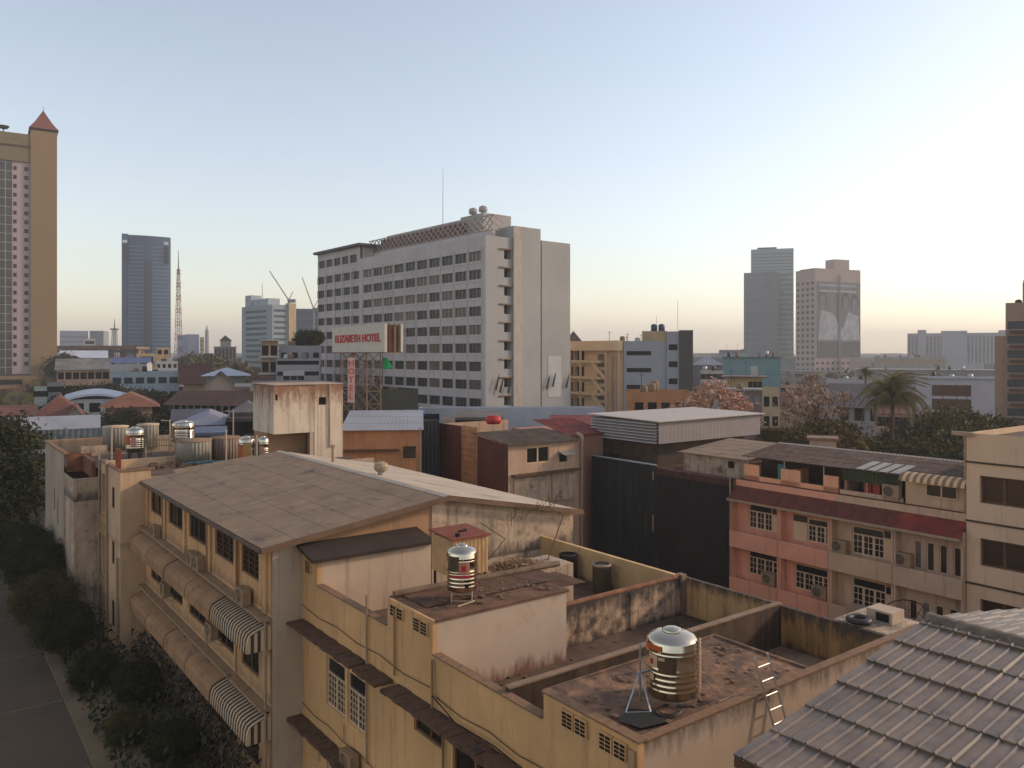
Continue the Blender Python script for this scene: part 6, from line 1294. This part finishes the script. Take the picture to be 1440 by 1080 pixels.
g = MB(); g.extr([(2, -.29, T.zt - 40), (W_ - 1, -.29, T.zt - 40), (W_ - 2, -.29, T.zt - 26), (W_ * .72, -.29, T.zt - 24), (W_ * .6, -.29, T.zt - 34), (W_ * .38, -.29, T.zt - 25), (4.4, -.29, T.zt - 23)], (0, .03, 0)); T.part('mural_shapes', g, mp, MU)
for x, z in ((5.3, -18), (W_ * .66, -19), (W_ * .86, -20)): blob(x, T.zt + z, 2.1, 4.4, ml, 'mural_shapes', -.34); blob(x, T.zt + z + 1.2, 2.8, 5.2, mat('mural_dark', (.13, .115, .12), .85), 'mural_shapes', -.315)
g = MB(); g.box(1.5, W_ - .3, -.36, -.32, T.zt - 50, T.zt - 41); T.part('mural_band', g, mat('mural_band', (.15, .135, .15), .85), MU)
g = MB(); g.box(W_ * .5, W_ * .5 + 1.6, -.5, -.4, -H, T.zt - 3); T.part('central_joint', g, m0)
for z in (-9.6, -12.8): g = MB(); g.box(2.5, W_ * .9, -.36, -.3, T.zt + z, T.zt + z + 1.1); T.part('mural_line', g, mp, MU)
g = MB(); g.box(W_ * .45, W_ * .78, 1, 8, T.zt - 2, T.zt + 6.2); T.part('lift_house', g, MC['pink_brown_wall'])
g = MB(); g.box(0, W_, .2, 12, T.zt - .5, T.zt + .5); T.part('parapet', g, MC['pink_brown_wall'])
bld('mural_tower_annex', 'low brown block at the right foot of the mural tower', 1194, 440, 1226, None, 504, MC['pink_brown_wall'], ang=4, la=14)
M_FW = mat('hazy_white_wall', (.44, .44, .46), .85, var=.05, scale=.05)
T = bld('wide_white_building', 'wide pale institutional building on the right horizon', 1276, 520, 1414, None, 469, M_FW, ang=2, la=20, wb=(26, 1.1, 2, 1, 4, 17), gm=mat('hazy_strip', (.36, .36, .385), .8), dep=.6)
for a, b, h in ((.11, .2, 2.2), (.36, .62, 1.4), (.95, 1, 1.5)): g = MB(); g.box(T.lb * a, T.lb * b, -.5, 12, -H, T.zt + h); T.part('raised_bay', g, M_FW)
T = bld('white_modern_house', 'white modern building with large brown window panel behind the palm', 1288, 170, 1404, None, 531, mat('clean_cool_white', (.50, .49, .52), .85, var=.05), ang=3, la=12, wb=(1, -1.0, 1.5, 2, 2.9, 2.3, .2, .68), gm=M_BROWNF, roof='flat')
g = MB(); g.box(-.3, T.lb + .3, -.4, 0, T.zt - .1, T.zt + .35); T.part('roof_edge', g, M_METW)
for x in (.33, .5, .62): g = MB(); g.box(T.lb * x, T.lb * x + .15, -.03, .1, T.zt - 6.5, T.zt - 1.3); T.part('mullion', g, M_BROWNF)
bld('long_grey_row', 'long low grey roofs between palm and wide white building', 1204, 330, 1420, None, 520, M_GRY, ang=2, la=20, wb=(16, 2, 1, 1, 3, 2), gm=M_GRY, roof='slab', rm=M_GRY)
bld('lattice_front_building', 'pale low building just right of the mural tower foot', 1228, 400, 1330, None, 502, mat('pale_buff', (.40, .37, .33), .85), ang=2, la=15, wb=(14, 2, 1.5, 1, 3, 2), gm=M_PEACH)
bld('grey_flat_house', 'pale grey flat house behind the orange-leaved tree', 1162, 185, 1226, None, 533, M_CW, 'house', ang=4, la=8, wb=(5, 1.2, 1, 2, 3, 1.4), gm=M_GRY)
bld('ridge_roof_house', 'grey-white house with dusky red-edged gable roof left of the palm', 1176, 140, 1242, None, 566, mat('dim_white', (.36, .34, .35), .85), 'house', ang=8, la=10, roof='gable', rh=3.2, rm=mat('dusky_roof', (.17, .14, .14), .8, var=.2), wb=(3, 1.6, .9, 1, 3, 2.2), gm=M_DARK, over=1.2)
T = bld('brown_apartment', 'brown apartment block with balconies at the right edge', 1414, 130, 1470, None, 426, mat('warm_brown_wall', (.36, .24, .17), .85, var=.1, scale=.2), ang=4, la=12, wb=(2, 2.6, 3, 9, 2.35, 1.3, .05, 1), gm=MC['navy_glass'], roof='flat')
for k in range(9): g = MB(); g.box(.5, T.lb, -1.0, -.01, T.zt - 4.9 - k * 2.35, T.zt - 4.5 - k * 2.35); T.part('balcony', g, mat('dark_balcony', (.10, .06, .045), .85))
g = MB(); g.box(2.5, T.lb, 1, 11, T.zt, T.zt + 3.8); T.part('upper_storey', g, MC['warm_brown_wall'])
g = MB(); g.box(-1.5, .0, .5, 10, -H, T.zt - 5.4); T.part('side_bay', g, MC['warm_brown_wall'])
bld('small_shack', 'small white flat-topped hut behind the long brown roof', 1138, 72, 1176, None, 619, M_WHT, 'hut', ang=3, la=2, zb=-9, roof='slab', rm=M_PALEF, over=.2)

# small street things
s_, t_ = onD(62, 905, H)
T = Thing('roadside_cart', 'small dark roadside cart with a white bundle on top, beside the hedge', 'cart', (s_, t_, -H))
g = MB(); g.box(s_ - .5, s_ + .5, t_ - .8, t_ + .8, -H + .75, -H + .82); g.box(s_ - .5, s_ + .5, t_ - .8, t_ + .8, -H + .3, -H + .36); T.part('shelf', g, M_BROWNF)
for a in (-.45, .45):
    for b_ in (-.75, .75): g = MB(); g.tube((s_ + a, t_ + b_, -H), (s_ + a, t_ + b_, -H + .78), .03, 5); T.part('leg', g, M_FDARK)
g = MB(); g.lathe(s_, t_ + .5, [(0, -H + .82), (.2, -H + .84), (.24, -H + 1.0), (.1, -H + 1.15), (0, -H + 1.16)], 12); T.part('bundle', g, M_WHT)
# ================================================================ trees
tree('big dark tree filling the left edge above the street', far(-22, 62), 62, 10.6, 5.0, M_LEAFD, 'dense'); tree('lower dark tree right of the big one at the left edge', far(40, 70), 70, 6.6, 3.2, M_LEAFD, 'dense')
for i, (px, Y, h, r, m, l) in enumerate(((28, 100, 6.8, 3.0, M_LEAF, 'round green shrub tree at the left edge below the red house'), (128, 98, 8.0, 3.4, M_LEAFY, 'yellow-green bushy tree in front of the orange roofs'), (118, 90, 6.4, 3.0, M_LEAFD, 'dark bush below the yellow-green tree'), (172, 97, 9.2, 3.8, M_LEAFD, 'large dark tree in front of the orange-red hip roof'),
        (200, 100, 8.0, 3.2, M_LEAFD, 'dark tree right of the orange hip roof'), (228, 120, 9.8, 5.0, M_LEAFD, 'tall dark tree below the light blue apartments'), (208, 136, 9.6, 4.5, M_LEAF, 'green tree before the light blue apartments'), (110, 150, 9.8, 4.5, M_LEAF, 'green tree between peach row and curved white roof'),
        (90, 145, 8.8, 4.2, M_LEAFD, 'dark tree left of the curved white roof'), (150, 158, 10.0, 4.5, M_LEAF, 'tree right of the peach row'), (185, 150, 9.5, 4.0, M_LEAFO, 'olive tree left of the light blue apartments'), (66, 128, 7.5, 3.6, M_LEAFD, 'dark tree by the pale green house'),
        (250, 112, 8.6, 3.8, M_LEAFD, 'dark tree left of the long veranda house'), (95, 260, 16, 6, M_LEAFD, 'dark roadside tree under the expressway left end'))):
    tree(l, far(px, Y), Y, h, r, m, 'round')
for i, (px, Y, h, r) in enumerate(((262, 330, 14, 9), (280, 325, 15, 9), (300, 300, 13.5, 9), (318, 305, 13, 8), (335, 270, 11.5, 8), (352, 250, 9.5, 7), (372, 240, 9, 7))):
    tree(['leftmost', 'second from the left', 'third from the left', 'middle', 'third from the right', 'second from the right', 'rightmost'][i].replace('middle', 'middle one') + ' of the seven trees in the belt below the columned grey building', far(px, Y), Y, h, r, M_LEAF if i % 2 else M_LEAFO, 'far', group='tree belt below the columned grey building')
tree('dark bushy tree growing on top of the pale office', far(430, 155), 155, 3.0, 2.3, M_LEAFD, 'round', z0=zY(487, 155)); tree('yellow-green shrub on top of the pale office', far(443, 155), 155, 3, 1.8, M_LEAFY, 'round', z0=zY(487, 155))
# right: blossom trees, palm, dense greenery
for i, (px, Y, h, r, l) in enumerate(((1000, 92, 12.4, 4.2, 'large pink blossoming tree behind the louvred penthouse'), (972, 94, 10.8, 2.6, 'smaller pink blossoming tree at the left of the large one'), (1036, 94, 10.8, 2.8, 'pink blossoming tree at the right of the large one'))):
    tree(l, far(px, Y), Y, h, r, M_PINK, 'open')
tree('tree with orange-brown leaves before the mural tower', far(1146, 84), 84, 13.6, 3.5, mat('leaf_orange', (.52, .34, .24), .8, var=.5, scale=1.8), 'open'); tree('green lower tree in front of the orange-brown one', far(1165, 80), 80, 9.6, 3.4, M_LEAFO, 'round')
gl = [(1082, 78, 8.4, 1.6, 'tall'), (1098, 76, 8.6, 1.4, 'tall'), (1118, 78, 9.0, 2.2, 'round'), (1135, 76, 8.5, 2.4, 'round')]
for i, (px, Y, h, r, k) in enumerate(gl): tree(['slim yellow-green tree at the right end of the louvred penthouse', 'slim yellow-green tree beside a pale post', 'yellow-green round tree behind the long brown roof', 'yellow-green bush left of the white hut'][i], far(px, Y), Y, h, r, M_LEAFO, k)
dl = [(1195, 82, 6.2, 3.4, M_LEAF, 'round'), (1215, 90, 7.0, 3.4, M_LEAFO, 'round'), (1240, 84, 7.0, 3.6, M_LEAF, 'wide'), (1268, 82, 6.2, 3.6, M_LEAFO, 'round'), (1290, 90, 8.1, 3.8, M_LEAF, 'round'), (1310, 80, 7.7, 3.6, M_LEAFO, 'round'), (1335, 92, 9.9, 4.0, M_LEAFO, 'round'), (1345, 80, 7.9, 4.0, M_LEAF, 'round'), (1372, 86, 8.3, 4.0, M_LEAFO, 'round'), (1395, 92, 8.7, 3.8, M_LEAF, 'round'), (1322, 72, 7.3, 3.4, M_LEAFD, 'wide'), (1220, 74, 6.2, 3.2, M_LEAFD, 'wide'), (1270, 72, 6.3, 3.4, M_LEAFD, 'wide'), (1180, 72, 6.2, 3.0, M_LEAFD, 'wide'), (1365, 72, 7.7, 3.4, M_LEAFD, 'wide')]
DL = ['green tree left of the palm trunk in the dense greenery', 'olive tree close behind the palm left side', 'broad low tree under the palm crown', 'olive tree just right of the palm trunk', 'green tree right of the palm, before the window panel', 'dark tree in front of the brown window panel', 'tall olive tree before the white modern building', 'green tree in front of the right end of the white modern building', 'dark tree by the right flank of the white modern building', 'green tree at the foot of the brown apartment block',
      'broad dark bush behind the striped skylight of the long roof', 'broad dark bush behind the ridge, left of the palm', 'broad dark bush behind the ridge, right of the palm', 'broad dark bush right of the white hut', 'broad dark bush beside the off-white modern block']
for i, (px, Y, h, r, m, k) in enumerate(dl): tree(DL[i], far(px, Y), Y, h, r, m, k, group='dense trees behind the long brown roof')
def frond_mesh(m):
    g = MB(); n = 12; L = 1.0
    p = [(L * (i / n), 0, .42 * math.sin(i / n * 2.2) - .55 * (i / n) ** 2.4) for i in range(n + 1)]
    g.path(p, .012, 4)
    for i in range(1, n + 1):
        for j in (0, .5):
            a = (i - j) / n; x = L * a; z = .42 * math.sin(a * 2.2) - .55 * a ** 2.4; l = .28 * math.sin(min(1, a * 1.15 + .12) * math.pi * .92) + .05
            for s in (-1, 1): g.add([(x, 0, z), (x + .035, 0, z + .005), (x + l * .55, s * l * .75, z - l * .75)], [(0, 1, 2)])
    return g.mesh('frond', m)
def palm(label, X, Y, z0, h, r, m, n=26, lean=.4):
    T = Thing('palm_tree', label, 'palm tree', (X, Y, z0), WORLD); g = MB(); P_ = [(X + lean * math.sin(k / 8 * 1.3), Y, z0 + h * k / 8) for k in range(9)]
    for a, b in zip(P_, P_[1:]): g.tube(a, b, .22, 8, .2, False)
    T.part('trunk', g, M_BARK); me = frond_mesh(m); rg = random.Random(int(X)); tp = P_[-1]
    for k in range(n):
        el = rg.uniform(-.6, 1.2); o = T.inst('frond', me, tp); o.rotation_euler = (rg.uniform(-.3, .3), -el, k * 2.4 + rg.uniform(-.3, .3)); o.scale = (r * rg.uniform(.8, 1.1),) * 3
M_PALM = mat('palm_leaf', (.25, .20, .085), .7, var=.45, scale=1.5, spec=.3)
palm('large coconut palm with drooping fronds before the white modern building', far(1250, 84), 84, -H, 11.3, 3.7, M_PALM, 48); palm('smaller hazy palm left of the large coconut palm', far(1216, 170), 170, -H, 11.6, 2.4, M_PALM, 16, .2)
# street planting
st_ = [(7.4, 30, 1.3, .8, M_LEAFD), (8.1, 33, 1.7, .9, M_LEAFD), (7.1, 36.2, 1.2, .8, M_LEAF), (8.2, 39.6, 1.9, 1.0, M_LEAFD), (7.0, 43.2, 1.6, 1.1, M_LEAFD), (6.3, 47.5, 3.0, 1.4, M_LEAFD), (5.9, 52, 3.6, 1.6, M_LEAF), (5.9, 56.5, 4.6, 1.7, M_LEAFD), (5.6, 61, 4.8, 1.7, M_LEAFD)]
ST = ['nearest low dark bush in the strip', 'second bush from the near end of the strip', 'third, greener bush from the near end of the strip', 'fourth bush from the near end of the strip', 'bush level with the middle of the lower awning', 'dark small tree at the foot of the stair tower', 'green tree at the foot of the narrow white building', 'dark tree against the side of the narrow white building', 'farthest dark tree of the strip, by the street corner']
for i, (s, t, h, r, m) in enumerate(st_):
    p = GRID.w(s, t, 0); tree(ST[i] + ' below the awnings' * (i < 4), p[0], p[1], h, r, m, 'dense', group='overgrown strip below the awnings')
g = leaves(1, 1, .35, 200, 40, .06, 77, .2); me = g
mm = MB(); rg = random.Random(31)
for k in range(5200):
    s, t = rg.uniform(6.1, 9.9), rg.uniform(16, 66); z = -H + .1 + abs(rg.gauss(0, .55)); q = Vector((rg.gauss(0, 1), rg.gauss(0, 1), 1)).normalized(); e = q.orthogonal().normalized() * rg.uniform(.08, .22); f = q.cross(e); p = Vector((s, t, z))
    mm.add([tuple(p - e), tuple(p + f * .45), tuple(p + e), tuple(p - f * .45)], [(0, 1, 2, 3)])
solo('undergrowth', 'tangled dark undergrowth along the foot of the beige building', 'undergrowth', mm, M_LEAFD, (8, 16, -H), kind='stuff')
mm = MB()
for k in range(2600):
    t = rg.uniform(28, 44); s = rg.uniform(8.9, 9.9); z = -H + rg.uniform(.3, 1) * 2.2; q = Vector((rg.gauss(0, 1), rg.gauss(0, 1), .6)).normalized(); e = q.orthogonal().normalized() * rg.uniform(.06, .16); f = q.cross(e); p = Vector((s, t, z))
    mm.add([tuple(p - e), tuple(p + f * .4), tuple(p + e), tuple(p - f * .4)], [(0, 1, 2, 3)])
solo('dry_climber', 'brown dried climbing plants below the lower awning', 'climbing plants', mm, mat('leaf_dry', (.11, .08, .045), .85, var=.5, scale=2), (9.4, 28, -H), kind='stuff')
# far green and low roofs up to the horizon
rg = random.Random(8)
mm = MB()
for k in range(1500):
    a = rg.uniform(-.75, .75); Y = rg.uniform(420, 2300); X = a * Y; w_, d_, h_ = rg.uniform(8, 34), rg.uniform(8, 26), rg.choice((5, 6, 7, 9, 11, 14)) * (1 if Y < 900 else 1.25); mm.box(X - w_ / 2, X + w_ / 2, Y, Y + d_, -H, -H + h_, 'd')
solo('distant_city', 'hazy carpet of low buildings stretching to the horizon', 'distant city', mm, mat('distant_roofs', (.30, .28, .27), .9, var=.5, scale=.02), (0, 420, -H), WORLD, kind='stuff')
mm = leaves(1, 1, .5, 10, 10, .1, 5); mm = MB()
for k in range(9000):
    a = rg.uniform(-.8, .8); Y = rg.uniform(170, 900) if k < 6000 else rg.uniform(900, 2000); X = a * Y + math.sin(Y * .1) * 10; z = -H + rg.uniform(.5, 1) * (6.5 if math.sin(X * .04) + math.sin(Y * .05) > .2 else 2)
    q = Vector((rg.gauss(0, 1), rg.gauss(0, 1) - .4, 1)).normalized(); e = q.orthogonal().normalized() * rg.uniform(1.2, 3.2); f = q.cross(e); p = Vector((X, Y, z)); mm.add([tuple(p - e), tuple(p + f), tuple(p + e), tuple(p - f)], [(0, 1, 2, 3)])
solo('distant_trees', 'far-off tree canopy between the city roofs', 'distant trees', mm, M_LEAF, (0, 170, -H), WORLD, kind='stuff')

# ================================================================ haze
g = MB(); g.box(-3550, 3550, -250, 3550, -H - 1, 96)
hz = solo('haze', None, None, g, None, (0, 0, -H), WORLD, kind='stuff')
hm = bpy.data.materials.new('haze'); hm.use_nodes = True; n = hm.node_tree.nodes; n.clear(); o = n.new('ShaderNodeOutputMaterial'); v = n.new('ShaderNodeVolumePrincipled')
hm.node_tree.links.new(v.outputs[0], o.inputs['Volume']); v.inputs['Color'].default_value = (.95, .93, .92, 1); v.inputs['Density'].default_value = 0.0004; v.inputs['Anisotropy'].default_value = 0.1
hz.data.materials.append(hm)
